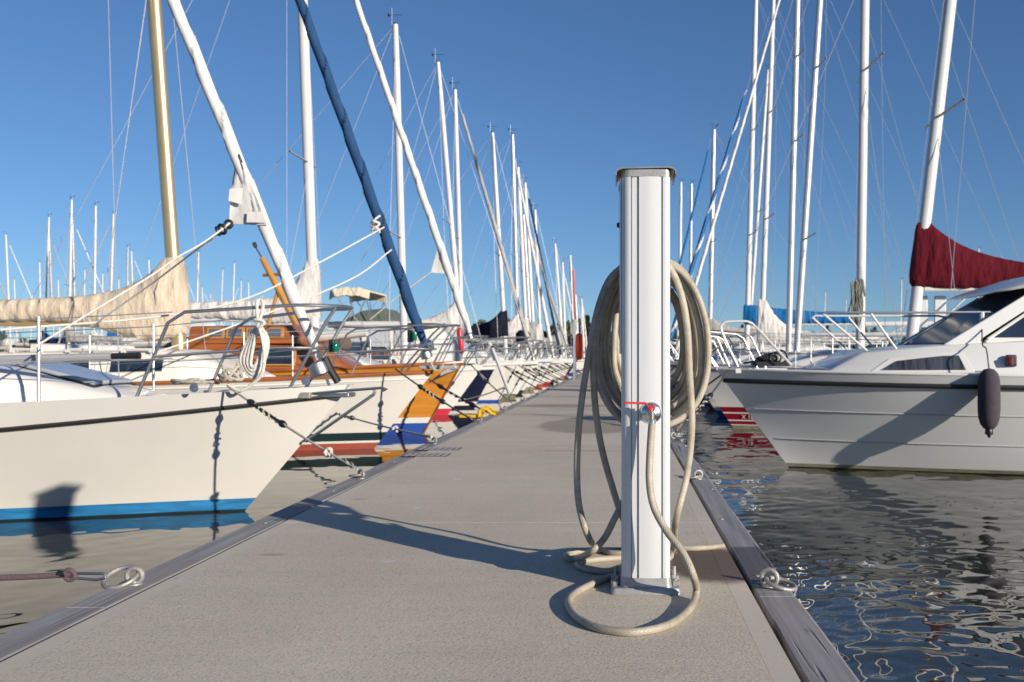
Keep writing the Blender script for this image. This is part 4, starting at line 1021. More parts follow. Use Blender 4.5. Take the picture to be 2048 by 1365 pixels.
# ---- left 6: cream motor cruiser
h = Hull(9.8, 3.3, 1.15, 1.0, 1.05, .75, p=2.0)
b = newboat('motor_cruiser', 'cream motor cruiser with curtained wheelhouse windows and a bimini canopy', 'motor cruiser', -3.3, 25.9, 1, LG)
hullparts(b, h, [gelbeige, dblue, gel], [(.02, 1), (.05, 1), (.06, 0)], 0, rub=(.9, .025, gel))
q = lambda px, py, Y=24.0: loc(b, P(px, py, Y))
xa = q(878, 0).x; xb_ = q(640, 0).x
c = cabin(b, [(xa + .75, .9, 1.05, .7, 1.20), (xa - .15, 1.15, 1.05, 1.0, 1.98), (xa - .5, 1.25, 1.05, 1.12, 2.08), (xb_, 1.35, 1.0, 1.2, 2.08)], gelbeige, name='wheelhouse', round_=.1)
for a_, e_ in ((735, 778), (789, 830), (690, 722)):
    window(c, [q(a_, 694, 23.9), q(e_, 694, 23.9), q(e_, 661, 23.98), q(a_, 661, 23.98)], curtain, dgreen, (0, -1, .1), t=.05, inset=.012)
m = MB(); m.box((xb_ * .5 + xa * .5 - .3, -1.28, 2.03), (xa - xb_ - .6, .05, .035)); part(b, m, 'grab_rail', greym)
m = MB(); m.box(((xb_ + xa) / 2 - .2, 0, 2.12), (xa - xb_ + .1, 2.5, .05)); part(b, m, 'roof', gelbeige, bev=.02)
m = MB(); m.loft([[Vector((x, y, z)) for y, z in ((.8, 2.15), (.7, 2.15 + hh_), (-.7, 2.15 + hh_), (-.8, 2.15))] for x, hh_ in ((q(770, 0).x, .02), (q(745, 0).x, .36), (q(700, 0).x, .30), (q(660, 0).x, .05))]); part(b, m, 'hood', greencv, ang=20)
rings = []
for i in range(10):
    t = i / 9; x = q(636 + 82 * t, 0).x; z = q(0, 577).z + .10 * math.sin(PI * t) ** .5 + .015 * math.sin(i * 2.2)
    rings.append([Vector((x, 1.0, z - .22)), Vector((x, .9, z)), Vector((x, -.9, z)), Vector((x, -1.0, z - .22)), Vector((x, -.95, z - .24)), Vector((x, -.85, z - .04)), Vector((x, .85, z - .04)), Vector((x, .95, z - .24))])
part(b, MB().loft(rings), 'bimini', covcream, ang=30)
for s_ in (1, -1):
    for px0, px1 in ((652, 700), (680, 690), (712, 690), (712, 728)):
        part(b, MB().tube([Vector((q(px0, 0).x, s_ * .95, q(0, 592).z)), Vector((q(px1, 0).x, s_ * 1.0, 2.1))], .014, 6), 'bimini_pole', steel)
m = MB()
for i in range(13):
    if i == 6: continue
    p_ = q(726 + i * 6.2, 708, 24.1); m.box(p_, (.035, .012, .085)); m.box(p_ + Vector((.03, 0, .03 if i % 2 else -.03)), (.03, .012, .02))
part(b, m, 'worn_name_marks', mahog)
P1, P2 = pulpit(b, h, ht=.6, aft=1.6, fw=.1)
lifelines(b, h, P1, P2, [h.u_at(-1.4), h.u_at(-2.8)])

# ---- the rest of the left row
ORD = ['first', 'second', 'third', 'fourth', 'fifth', 'sixth', 'seventh', 'eighth', 'ninth', 'tenth', 'eleventh', 'twelfth', 'thirteenth', 'fourteenth', 'fifteenth', 'sixteenth', 'seventeenth', 'eighteenth', 'nineteenth', 'twentieth', 'twenty-first', 'twenty-second', 'twenty-third', 'twenty-fourth', 'twenty-fifth', 'twenty-sixth', 'twenty-seventh', 'twenty-eighth', 'twenty-ninth', 'thirtieth', 'thirty-first', 'thirty-second', 'thirty-third', 'thirty-fourth', 'thirty-fifth', 'thirty-sixth']
rows = [ # Y, mast base px, (top px, py), genoa mats, hull, cover, waterline, extra words
    (28.2, 925, (876, 125), None, gel, covwhite, algae, 'leaning bare white mast'),
    (31.2, 925, (910, 180), [greysail, greysail], gel, covcream, dgreen, 'grey furled sail'),
    (34.4, 1012, (985, 266), None, gelgrey, navycv, algae, 'slim mast with low spreaders'),
    (38.0, 1037, (1025, 270), [sailw, sailw], gel, covwhite, redp, 'white furled sail and red waterline'),
    (41.5, 1055, (1036, 335), None, gel, covwhite, redb, 'bare mast and red waterline'),
    (45.0, 1070, (1050, 366), [dkblue, bluea], gel, covgrey, dgreen, 'dark blue furled sail'),
    (48.5, 1082, (1070, 420), None, gel, covwhite, algae, 'low plain mast'),
    (53.0, 1064, (1047, 430), [greysail, greysail], gel, covwhite, algae, 'grey furled sail close to the dark-sailed one'),
    (58.0, 1127, (1110, 488), None, navy, covgrey, redp, 'dark hull'),
    (63.0, 1131, (1125, 525), [sailw, sailw], gel, covwhite, dblue, 'short mast with white furled sail'),
    (69.0, 1148, (1141, 522), None, gel, navycv, redp, 'dark short mast'),
    (76.0, 1157, (1151, 590), None, gel, covwhite, dblue, 'very short mast just beside the red pole'),
    (83.0, 1168, (1163, 598), [sailw, sailw], gel, covwhite, redp, 'mast showing just left of the hose coil')]
for i, (Y, mb_, (tx, ty), gen, hm_, cv, wl, words) in enumerate(rows):
    Xs = -3.2 + random.uniform(-.15, .15)
    xm = (mb_ - VX) / F * Y - Xs; top = CZ + (VY - ty) / F * Y; xt = (tx - VX) / F * Y - Xs
    zb = random.uniform(.98, 1.18); h = Hull(max(7.2, -xm / .42), random.uniform(2.6, 3.0), zb, zb - .16, zb - .1, random.uniform(.55, .85))
    b = newboat('sailing_boat', 'sailing boat %s beyond the cream cruiser, %s' % (ORD[i], words), 'sailing boat', Xs, Y, 1, LG)
    hullparts(b, h, [hm_, wl, gel], [(.02, 1), (.12, 1), (.13, 0)], 0, rub=(.88, .02, [blackr, alu, dblue][i % 3]))
    std_cabin(b, h, -.9, -h.L * .62, nwin=3)
    zd = h.zb + .1
    P1, P2 = pulpit(b, h, ht=.58, aft=1.0, fw=.1, r=.016, mid=False)
    lifelines(b, h, P1, P2, [h.u_at(-1.2), h.u_at(-2.8)])
    if i == 2: part(b, MB().tube([(h.over - 1.1, .1, h.zb + .5), (h.over - 1.1, .1, h.zb + .56), (h.over - 1.1, .1, h.zb + .9), (h.over - 1.1, .1, h.zb + 1.02)], [.10, .26, .27, .14], 12), 'covered_outboard', navycv)
    mm = greym if 'dark short' in words else (alu if i % 4 == 3 else whitep)
    rig(b, h, xm, top, (xm - xt) / (top - zd), r=.065 + .0004 * Y, m=mm, zdeck=zd, spreaders=((.45, .62),), genoa=gen, gr=.075, genoa_x=h.over - .3, boom=(1.95, 3.0, cv, {'seed': i * 2.1, 'peak': 2.9}), wires=1, wr=.006, frac=.9 if gen and gen[0] is sailw else .97)

# ---- far left basin
far = [(22, 470), (90, 435), (108, 468), (137, 400), (152, 435), (187, 412), (218, 428), (252, 495), (270, 503), (82, 525), (202, 548), (303, 520), (375, 552), (391, 505), (439, 540), (462, 527), (479, 562), (35, 560), (120, 560), (322, 560), (410, 575), (235, 560), (-40, 440), (-90, 470), (60, 590), (167, 540), (285, 585), (345, 590), (425, 588), (500, 565), (520, 590), (548, 582), (140, 600), (10, 600), (262, 560)]
order = sorted(range(len(far)), key=lambda i: far[i][0])
rnk = {j: k for k, j in enumerate([i for i in order if far[i][0] > 0])}
for i, (px, ty) in enumerate(far):
    top = random.uniform(10.4, 12.0); Y = (top - CZ) * F / (VY - ty); X_ = (px - VX) / F * Y
    s_ = random.choice((1, -1)); L = random.uniform(8, 10); xm = -3.3
    h = Hull(L, 2.9, 1.1, .95, 1.0, .7)
    lab = 'distant sailing boat in the far basin, %s mast from the left edge' % ORD[rnk[i]] if i in rnk else 'distant sailing boat moored left of the photo in the far basin'
    b = newboat('sailing_boat', lab, 'sailing boat', X_ - s_ * xm, Y, s_, 'sailing boats in the far left basin')
    part(b, h.mesh([(.02, 1), (.12, 1), (.13, 0)], 0, n=14), 'hull', [[gel, gelgrey, navy, gelbeige][i % 4], [dblue, redp, blue][i % 3]], ang=40); part(b, h.deck(n=10), 'deck', deckm)
    std_cabin(b, h, -1.0, -6, nwin=0)
    rig(b, h, xm, top, random.uniform(.01, .05), r=.085, m=greym if i in (2, 4, 7) else whitep, zdeck=1.2, spreaders=((.45, .7),), genoa=[[sailw, sailw], None, [greysail, greysail], None][i % 4], gr=.055, boom=(2.1, 3.3, [covwhite, covblue, covbeige, covgrey, navycv][i % 5], {'seed': i, 'peak': 2.9, 'hgt': .35, 'w': .2}), wires=1, wr=.008, blocks=False)
# one more near the left frame edge: white coachroof with a blue stripe
h = Hull(9.5, 3.1, 1.25, 1.1, 1.1, .8)
b = newboat('sailing_boat', 'white boat with a bright blue stripe along its cabin, seen under the beige boom cover', 'sailing boat', -12.5, 30, 1, 'sailing boats in the far left basin')
hullparts(b, h, [gel, dblue, gel], [(.02, 1), (.1, 1), (.11, 0)], 0)
c = cabin(b, [(-1.4, .6, 1.1, .5, 1.2), (-2.2, .95, 1.1, .85, 1.55), (-5.5, 1.05, 1.05, .95, 1.62)], gel)
for s_ in (1, -1):
    m = MB(); m.loft([[Vector((x, s_ * (y + .012), z)) for x, y, z in ((-2.1, .93, 1.30), (-5.5, 1.0, 1.27), (-5.5, .985, 1.38), (-2.1, .90, 1.42))], [Vector((x, s_ * (y - .05), z)) for x, y, z in ((-2.1, .93, 1.30), (-5.5, 1.0, 1.27), (-5.5, .985, 1.38), (-2.1, .90, 1.42))]]); m.build('cabin_stripe', blue, c)
P1, P2 = pulpit(b, h, ht=.6, aft=1.2)

# ------------------------------------------------------------------ right row
# ---- right 1: grey-white motor boat
h = Hull(7.6, 2.62, 1.10, 1.02, .98, .82, um=.62, p=3.5, tr=.85, k0=.26, k1=.84, fl=1.0, draft=.4)
b = newboat('motor_boat', 'pale grey motor boat with raked windscreen, black rubbing strake and a fender on its side', 'motor boat', 1.90, 10.65, -1, RG); R1 = b; hR1 = h
hullparts(b, h, [gelgrey, blackm, gelgrey, algae], [(.012, 1), (.05, 3), (.06, 0)], 0, extra=(.82, .85))
part(b, h.rail(.885, .010, .026, flat=1.0), 'rub_rail', blackr)
part(b, h.rail(1.0, -.012, .016), 'gunwale', gel)
for zf in (.30, .60):
    part(b, h.rail(zf, .001, .009, u0=.012, flat=.7), 'spray_rail', mat('moulded groove', (0.40, 0.40, 0.40), 0.5))
q = lambda px, py, Y: loc(b, P(px, py, Y))
def rz(x): return h.zs(h.u_at(x))
def hw(x, ins): return max(.1, h.bs(h.u_at(x)) - ins)
st = []
for x, zt, ins, tp in ((-.33, 1.105, .15, .02), (-.66, 1.29, .15, .05), (-1.4, 1.36, .14, .07), (-2.2, 1.40, .15, .09), (-6.2, 1.42, .12, .10)):
    w0 = hw(x, ins); st.append((x, w0, rz(x) - .04, w0 - tp, zt))
c = cabin(b, st, gelgrey, round_=.028); cab = c
# long side windows in the trunk
def side_pt(x, f, s_):
    for (x0, hb0, zb0, ht0, zt0), (x1, hb1, zb1, ht1, zt1) in zip(st[:-1], st[1:]):
        if x1 <= x <= x0:
            t = (x - x0) / (x1 - x0); hb = hb0 + (hb1 - hb0) * t; ht = ht0 + (ht1 - ht0) * t; zb_ = zb0 + (zb1 - zb0) * t; zt = zt0 + (zt1 - zt0) * t
            return Vector((x, s_ * (hb + (ht - hb) * f), zb_ + (zt - zb_) * f))
for s_ in (1, -1):
    nv = Vector((0, s_, .3)).normalized()
    def strip(cols, off, th):
        return MB().loft([[side_pt(xb_, fb, s_) + nv * off, side_pt(xt_, ft_, s_) + nv * off, side_pt(xt_, ft_, s_) - nv * th, side_pt(xb_, fb, s_) - nv * th] for xb_, fb, xt_, ft_ in cols])
    fr_ = strip([(-.70, .17, -.72, .20), (-.76, .16, -.90, .66), (-1.1, .16, -1.1, .70), (-1.395, .16, -1.395, .76), (-1.70, .16, -1.60, .76)], .010, .02).build('window', gel, c, ang=30)
    strip([(-.80, .24, -.82, .27), (-.86, .235, -.96, .56), (-1.1, .235, -1.1, .60), (-1.395, .235, -1.395, .66), (-1.62, .235, -1.56, .66)], .014, .01).build('pane', curtdk, fr_, ang=30)
# windscreen and wheelhouse
wb, wt = [(-1.32, 0, 1.38), (-1.50, .84, 1.375)], [(-2.30, 0, 1.97), (-2.46, .74, 1.955)]
for s_ in (1, -1):
    a0, a1 = Vector(wb[0]), Vector((wb[1][0], s_ * wb[1][1], wb[1][2])); t0_, t1_ = Vector(wt[0]), Vector((wt[1][0], s_ * wt[1][1], wt[1][2]))
    window(b, [a0 + (a1 - a0) * .04, a0 + (a1 - a0) * .96, t0_ + (t1_ - t0_) * .96, t0_ + (t1_ - t0_) * .04][::-s_], windowm, blackm, ((a1 - a0).cross(t0_ - a0)) * (s_), t=.02, inset=.01)
    # A pillar and side wall
    o0 = Vector((-1.46, s_ * .90, 1.36)); o1 = Vector((-2.46, s_ * .79, 1.965))
    m = MB(); th = Vector((0, -s_ * .05, 0))
    wall = [Vector((-1.42, s_ * .905, 1.36)), Vector((-2.44, s_ * .80, 1.96)), Vector((-2.68, s_ * .80, 1.96)), Vector((-1.86, s_ * .90, 1.455)), Vector((-1.80, s_ * .905, 1.41)), Vector((-1.86, s_ * .905, 1.36))]
    m.loft([wall, [p + th for p in wall]]); part(b, m, 'screen_pillar', gelgrey, bev=.008)
    wall = [Vector((-1.86, s_ * .906, 1.34)), Vector((-1.86, s_ * .904, 1.415)), Vector((-5.2, s_ * .93, 1.43)), Vector((-5.2, s_ * .93, 1.34))]
    m = MB(); m.loft([wall, [p + th for p in wall]]); part(b, m, 'side_wall', gelgrey, bev=.006)
    gl = [Vector((-1.88, s_ * .893, 1.418)), Vector((-2.70, s_ * .795, 1.945)), Vector((-4.6, s_ * .80, 1.96)), Vector((-4.6, s_ * .91, 1.43))]
    m = MB(); m.loft([gl, [p + th * .3 for p in gl]]); part(b, m, 'side_window', windowm)
    m = MB(); m.tube(gl + [gl[0]], .018, 6); part(b, m, 'window_trim', gel)
    m = MB(); pw = Vector((-1.62, s_ * .55, 1.46)); m.tube([pw, pw + Vector((-.42, s_ * .05, .28))], .010, 6); m.tube([pw + Vector((-.22, s_ * .0, .15)), pw + Vector((-.75, s_ * .10, .47))], .014, 6); part(b, m, 'wiper', blackm)
rings = []
for x, hwid, z, th in ((-2.02, .70, 1.915, .015), (-2.16, .84, 1.93, .05), (-2.55, .93, 2.0, .10), (-3.1, .97, 2.06, .12), (-4.9, .97, 2.06, .12)):
    rings.append([Vector((x, y * hwid, z + dz)) for y, dz in ((1, 0), (1.0, th * .5), (.85, th), (.4, th * 1.2), (-.4, th * 1.2), (-.85, th), (-1.0, th * .5), (-1, 0), (-.6, -.01), (.6, -.01))])
part(b, MB().loft(rings), 'hardtop', gel, ang=35)
# rails
for s_, Yq in ((1, 10.42), (-1, 10.88)):
    pth = [q(1476, 734, Yq), q(1455, 690, Yq), q(1442, 658, Yq), q(1446, 648, Yq), q(1456, 644, Yq), q(1490, 643, Yq), q(1500, 646, Yq), q(1512, 655, Yq), q(1583, 731, Yq - s_ * .12)]
    part(b, MB().tube(crom(pth, 4), .0135, 8), 'bow_rail', whitep if s_ > 0 else steel)
    break
part(b, MB().tube([q(1460, 737, 10.9), q(1434, 676, 10.9)], .0135, 8), 'bow_rail_post', whitep)
for s_, Yq, x0, ytop, xs, xe in ((1, 9.92, 1646, 625, ((1646, 1734), (1742, 1795)), 1992), (-1, 11.25, 1624, 632, ((1624, 1695), (1697, 1750)), 1890)):
    r_ = [q(xe + 14, ytop + 13, Yq), q(xe, ytop + 3, Yq), q(xe - 15, ytop, Yq)] + [q(px, ytop + .5, Yq) for px in (1800, 1700)] + [q(x0 + 6, ytop, Yq), q(x0, ytop + 5, Yq)]
    part(b, MB().tube(r_, .0125, 8), 'hand_rail', steel if s_ > 0 else whitep)
    for a_, e_ in xs:
        p0 = q(a_, ytop + 3, Yq); p1 = q(e_, 702 if s_ > 0 else 700, Yq)
        part(b, MB().tube([p0, p1], .0125, 8), 'rail_post', whitep)
# black windlass / anchor gear
m = MB(); cx = q(1540, 722, 10.65)
m.box(cx + Vector((0, 0, -.035)), (.42, .16, .05)); m.tube([cx + Vector((.16, 0, 0)), cx + Vector((.04, 0, .03)), cx + Vector((-.08, 0, .02))], [.03, .055, .04], 8)
m.torus(cx + Vector((-.13, -.05, .045)), (0, 1, 0), .07, .013, 18, 8); m.torus(cx + Vector((-.05, .06, .035)), (.2, 1, 0), .06, .012, 18, 8); m.tube([cx + Vector((.3, 0, -.03)), cx + Vector((.05, .02, .02)), cx + Vector((0, 0, .09))], .014, 6)
part(b, m, 'windlass', blackm, bev=.004)
m = MB(); m.box(q(2022, 722, 9.60), (.105, .05, .12)); part(b, m, 'light_housing', blackm, bev=.012)
m = MB(); m.lathe([(.030, 0), (.036, .008), (.036, .07), (.030, .078)], q(2019, 730, 9.57), n=14); part(b, m, 'navigation_light', redl)
m = MB(); m.tube([q(1962, 747, 9.62), q(1962, 744, 9.57)], .012, 6); m.tube([q(1950, 744, 9.56), q(1972, 743, 9.56)], .009, 6); part(b, m, 'cleat', steel)
m = MB(); m.box(q(1477, 742, 10.44), (.06, .006, .05)); part(b, m, 'sticker', whitep)
# fender
fe = empty('fender', P(1978, 800, 9.40)); tag(fe, 'long dark purple-grey fender hanging on the side of the motor boat', 'fender')
m = MB(); pf = [(.012, .31), (.05, .30), (.085, .26), (.103, .19), (.107, .08), (.107, -.1), (.10, -.18), (.082, -.245), (.05, -.285), (.02, -.30)]
m.lathe(pf[::-1], (0, 0, 0), n=22); m.build('body', fenderm, fe, ang=60)
m = MB(); m.lathe([(.035, -.345), (.04, -.33), (.035, -.29), (.028, -.275)], (0, 0, 0), n=12); m.torus((0, 0, -.345), (1, 0, 0), .022, .011, 14, 8); m.build('end_eye', blackm, fe)
m = MB(); m.tube(crom([Vector((0, 0, .30)), Vector((-.015, .03, .5)), P(1965, 690, 9.55) - fe.location, P(1964, 655, 9.8) - fe.location, P(1964, 632, 9.9) - fe.location], 5), .007, 6); m.build('lanyard', roped, fe)
m = MB(); m.tube([P(1964, 655, 9.88) - fe.location, P(1964, 625, 9.9) - fe.location], .026, 8); m.build('rail_clamp', whitep, fe)

# ---- right 2: white, red stripes, X 18
h = Hull(9.8, 3.0, 1.08, .92, .96, .72)
b = newboat('sailing_boat', 'white sailing boat with three red bow stripes, small lettering and wine-red boom cover', 'sailing boat', 1.96, 16.3, -1, RG); R2 = b; h2r = h
hullparts(b, h, [gel, mat('deep red stripe', (0.20, 0.006, 0.016), 0.35), algae], [(.02, 2), (.062, 2), (.075, 0), (.135, 1), (.155, 0), (.262, 1), (.285, 0), (.375, 1), (.385, 0)], 0, rub=(.97, .02, alu))
std_cabin(b, h, -1.2, -6.0, nwin=3)
P1, P2 = pulpit(b, h, ht=.6, aft=1.2, fw=.05)
lifelines(b, h, P1, P2, [h.u_at(-1.5), h.u_at(-3.2), h.u_at(-5.)])
xm = -(4.98 - 1.96)
rig(b, h, xm, 12.6, .115, r=.105, m=whitep, zdeck=1.25, spreaders=((.36, .95), (.70, .7)), genoa=None, boom=(2.40, 4.2, covred, {'peak': 3.55, 'hgt': .36, 'w': .19, 'seed': 5, 'sag': .04, 'peakw': .85}), frac=.99)
ut = h.u_at(-.10, .21); pt_ = h.pt(ut, .208, 1, .006); p2_ = h.pt(h.u_at(-.35, .21), .208, 1, .006); p3_ = h.pt(h.u_at(-.10, .26), .26, 1, .006)
xa = (p2_ - pt_).normalized(); up = (p3_ - pt_); up = (up - xa * up.dot(xa)).normalized()
# text reads towards the stern on this side
nrm_ = xa.cross(up)
M_ = Matrix((( xa.x, up.x, nrm_.x, 0), (xa.y, up.y, nrm_.y, 0), (xa.z, up.z, nrm_.z, 0), (0, 0, 0, 1)))
textmesh('lettering', 'X 16', .105, gel, b, Matrix.Translation(pt_ + nrm_ * .014 + xa * .13) @ M_, .001)
m = MB()
for dx in (0, .16): m.box((xm - .30 - dx * 2, -.30, 2.02), (.20, .05, .55))
part(b, m, 'dodger_panel', alu, bev=.01)

rr_ = [ # Y, base px, (top px, top py or None), genoa, hull, cover, peak, label
    (19.6, 1720, (1730, 0), None, gel, None, 3.0, 'white sailing boat with an upright mast, long spreaders and a hanging tangle of line', .095, ((.52, 1.0), (.78, .6)), 12.5),
    (22.6, 1593, (1640, 0), None, gel, None, 2.6, 'white sailing boat whose bare mast leans outward in front of the blue boom cover', .080, ((.24, .7), (.6, .6)), 12.6),
    (25.8, 1577, (1595, 0), [sailw, sailw], gel, None, 2.7, 'white sailing boat on the right with a thin white furled sail crossing two masts', .085, ((.50, .7), (.7, .6)), 12.8),
    (29.2, 1522, (1547, 0), None, gelgrey, covwhite, 3.0, 'grey-white sailing boat on the right with a pale cloth wrapped round its boom', .08, ((.38, .7), (.68, .55)), 12.2),
    (32.4, 1493, (1512, 0), [stripeb, stripeb, ], gel, covblue, 3.0, 'white sailing boat on the right with a bright blue boom cover and blue furled sail', .088, ((.33, .8), (.62, .6)), 13.6),
    (40.5, 1419, (1428, 260), [stripeb, stripeb], gel, covgrey, 2.9, 'white sailing boat far along the right with a thin plain blue furled sail', .10, ((.5, .7),), 0),
    (47.0, 1495, (1536, 140), None, gel, covwhite, 2.9, 'white sailing boat far along the right half hidden behind the blue boom cover', .085, ((.5, .7),), 0),
    (60.0, 1358, (1362, 365), None, gel, covwhite, 2.9, 'small distant sailing boat on the right, its mast nearest to the pedestal', .10, ((.5, .7),), 0),
    (66.0, 1379, (1383, 368), None, gel, covbeige, 2.9, 'small distant sailing boat on the right, second mast from the pedestal', .10, ((.5, .7),), 0)]
for i, (Y, bp_, (tx, ty), gen, hm_, cv, pk, lab, r_, spr, htop) in enumerate(rr_):
    Xs = 2.0 + random.uniform(-.1, .15)
    zd = 1.3; xb = (bp_ - VX) / F * Y; zt = CZ + (VY - ty) / F * Y; xt = (tx - VX) / F * Y
    rk = (xt - xb) / (zt - zd); xm = -(xb - Xs); top = htop or zt
    h = Hull(max(8.2, -xm / .4), 3.0, 1.1, .95, 1.0, .7)
    b = newboat('sailing_boat', lab, 'sailing boat', Xs, Y, -1, RG)
    hullparts(b, h, [hm_, [dblue, redp, blue][i % 3], gel], [(.02, 1), (.12, 1), (.13, 0)], 0, rub=(.9, .018, [blackr, alu][i % 2]))
    std_cabin(b, h, -1.2, -h.L * .62, nwin=3)
    P1, P2 = pulpit(b, h, ht=.6, aft=1.1, fw=.08, r=.015, mid=False)
    lifelines(b, h, P1, P2, [h.u_at(-1.4), h.u_at(-3.0), h.u_at(-4.6)])
    if gen and gen[0] is stripeb: gen = [stripeb, sailw] if Y < 35 else [stripeb, stripeb]
    rig(b, h, xm, top, rk, r=r_, m=[whitep, alu, alu, whitep, whitep, alu, whitep, whitep, alu][i], zdeck=zd, spreaders=spr, genoa=gen, gr=[.06, .05, .05, .05, .085, .06, .06, .06, .06][i], gpitch=1.4 if gen and gen[0] is stripeb else .6, boom=([1.9, 1.75, 1.8, 1.62, 2.32, 2.1, 2.1, 2.1, 2.1][i], 3.9, cv, {'peak': pk, 'hgt': .42 if i == 4 else .30, 'w': .2, 'seed': 20 + i, 'peakw': 1.6 if i == 4 else .5}), wr=.0055, frac=.8 if i == 4 else .97, vn=htop == 0)
    if i == 0:
        m = MB(); base = loc(b, P(1713, 590, 19.45))
        for k in range(26):
            a0 = base + Vector((random.uniform(-.12, .12), random.uniform(-.06, .06), random.uniform(.1, .35))); L_ = random.uniform(.3, .8)
            m.tube(crom([a0, a0 + Vector((random.uniform(-.05, .05), random.uniform(-.05, .05), -L_ * .5)), a0 + Vector((random.uniform(-.08, .08), 0, -L_))], 3), random.uniform(.012, .03), 5, flat=.5)
        part(b, m, 'tangled_lines', mat('weathered green line', (.15, .16, .145), .95, var=.4, vscale=8))
h = Hull(8.5, 3.1, 1.15, 1.0, 1.0, .7, p=2.0)
b = newboat('motor_cruiser', 'small white motor cruiser with a low windscreen behind the blue-covered boat on the right', 'motor cruiser', 2.1, 36.2, -1, RG)
hullparts(b, h, [gel, dblue], [(.02, 1), (.1, 1), (.11, 0)], 0, rub=(.9, .03, dblue))
c = cabin(b, [(-1.2, .6, 1.0, .5, 1.15), (-2.0, 1.0, 1.0, .9, 1.45), (-3.0, 1.1, 1.0, .95, 2.05), (-5.5, 1.15, 1.0, 1.0, 2.1)], gel)
window(c, [Vector((-2.15, -.7, 1.56)), Vector((-2.15, .7, 1.56)), Vector((-2.85, .75, 1.97)), Vector((-2.85, -.75, 1.97))], windowm, gel, (.5, 0, .85))
# far right distant masts
for k, (px, ty) in enumerate(((1953, 498), (1800, 560), (1648, 585), (2060, 470), (1690, 600))):
    top = 11.0; Y = (top - CZ) * F / (VY - ty); X_ = (px - VX) / F * Y; h = Hull(9, 2.9, 1.1, .95, 1.0, .7)
    b = newboat('sailing_boat', 'distant sailing boat on the far right, %s' % ['its mast showing above the red cover', 'its mast showing beyond the windscreen', 'its slim low mast between the white masts', 'hidden past the frame edge', 'the smallest and lowest mast on that side'][k], 'sailing boat', X_ - 3.3, Y, -1, 'distant sailing boats on the right')
    part(b, h.mesh([(.02, 1), (.12, 1), (.13, 0)], 0, n=14), 'hull', [gel, dblue], ang=40); part(b, h.deck(n=10), 'deck', deckm); std_cabin(b, h, -1.0, -6, nwin=0)
    rig(b, h, -3.3, top, .02, r=.09, zdeck=1.2, boom=(2.1, 3.3, covwhite, {'peak': 2.9}), wires=1, wr=.008, blocks=False)

# ------------------------------------------------------------------ things on the dock edges
bt = DZ - .008
r1 = ring_bolt((-1.715, 3.36, bt), (-1, -.1, 0), 'galvanised mooring ring on the near left timber, snap hook clipped through it', R=.058, nrm=(-.1, -.42, .9))
r2 = ring_bolt((-1.70, 6.25, bt), (-.6, .5, 0), 'galvanised mooring ring on the left timber holding the bow line of the nearest boat')
r3 = ring_bolt((-1.70, 8.72, bt), (-.6, .5, 0), 'galvanised mooring ring on the left timber level with the drain grates')
r4 = ring_bolt((.525, 3.33, bt), (1, -.45, 0), 'galvanised mooring ring lying over the right timber beside the pedestal', R=.052, tilt=.25, eyer=.028)
r5 = ring_bolt((.515, 6.22, bt), (-1, -.25, 0), 'empty galvanised mooring ring on the right timber beyond the pedestal')
r6 = ring_bolt((.525, 9.3, bt), (.6, .5, 0), 'galvanised mooring ring on the right timber holding the bow line of the motor boat')
for k, y in enumerate((11.6, 14.1, 17.0, 20.1, 23.3, 26.5, 29.8)):
    ring_bolt((-1.70, y, bt), (-.6, .5, 0), 'small distant mooring ring on the left timber beside a moored bow')
# snap hook and dark rope at left front
hk = empty('snap_hook_line', (-1.80, 3.35, bt + .04)); tag(hk, 'dark purple braided rope with a steel snap hook reaching in from the left edge', 'rope')
o_ = hk.location
e0 = P(205, 1150, 3.33) - o_; e1 = P(150, 1149, 3.33) - o_; e2 = P(138, 1153, 3.33) - o_
m = MB(); lp = [e0 + Vector((.008, 0, .002)), e0 + Vector((.012, 0, -.010)), e0 + Vector((0, 0, -.014)), e0 + Vector((-.03, .01, -.020)), e1 + Vector((.0, .01, -.016)), e1 + Vector((-.006, 0, -.004)), e1 + Vector((0, 0, .003)), e0 + Vector((0, 0, .004))]
m.tube(lp, .0050, 8, closed=True); m.build('snap_hook', steel, hk)
far_ = P(-420, 1142, 3.30) - o_
m = MB(); m.tube(crom(sagline(far_, e1 + Vector((-.01, 0, 0)), .02, 6), 4), .0105, 10); m.torus(e1 + Vector((-.018, 0, -.002)), (0, 1, .2), .018, .0095, 14, 8); m.build('rope', ropep, hk)
m = MB(); m.tube([e1 + Vector((-.060, 0, .001)), e1 + Vector((-.032, 0, 0))], .0125, 10); m.build('whipping', blackr, hk)
Lw = lambda b, v: b.matrix_world @ v
# mooring lines
a = P(455, 772, 7.15)
mooring(a, (-1.70 - .03, 6.27, bt + .06), 'taut bow line with black snubber from the nearest cream boat to the left timber', r=.0085, m=ropeg, f0=.18, f1=.48, knot=.80)
mooring(P(790, 738, 12.3), P(955, 846, 11.5) , 'black bow line with twin bulges crossing in front of the golden hull', f0=.30, f1=.62, r=.011)
mooring(P(662, 823, 12.77), (-1.73, 8.75, bt + .06), 'pale mooring line from under the bow of the cream gold-masted boat', f0=.02, f1=.30, r=.010, m=ropew, knot=.72)
mooring(P(858, 759, 14.9), P(985, 830, 13.6), 'dark bow line with snubber in front of the golden stem', f0=.15, f1=.75, r=.012)
mooring(P(940, 728, 19.7), P(1015, 800, 18.0), 'dark bow line of the white boat with the red waterline', r=.012)
mooring(P(930, 800, 20.0), P(1010, 775, 19.4), 'short grey line low on the bow of the navy boat', snub=False, r=.014, m=ropeg)
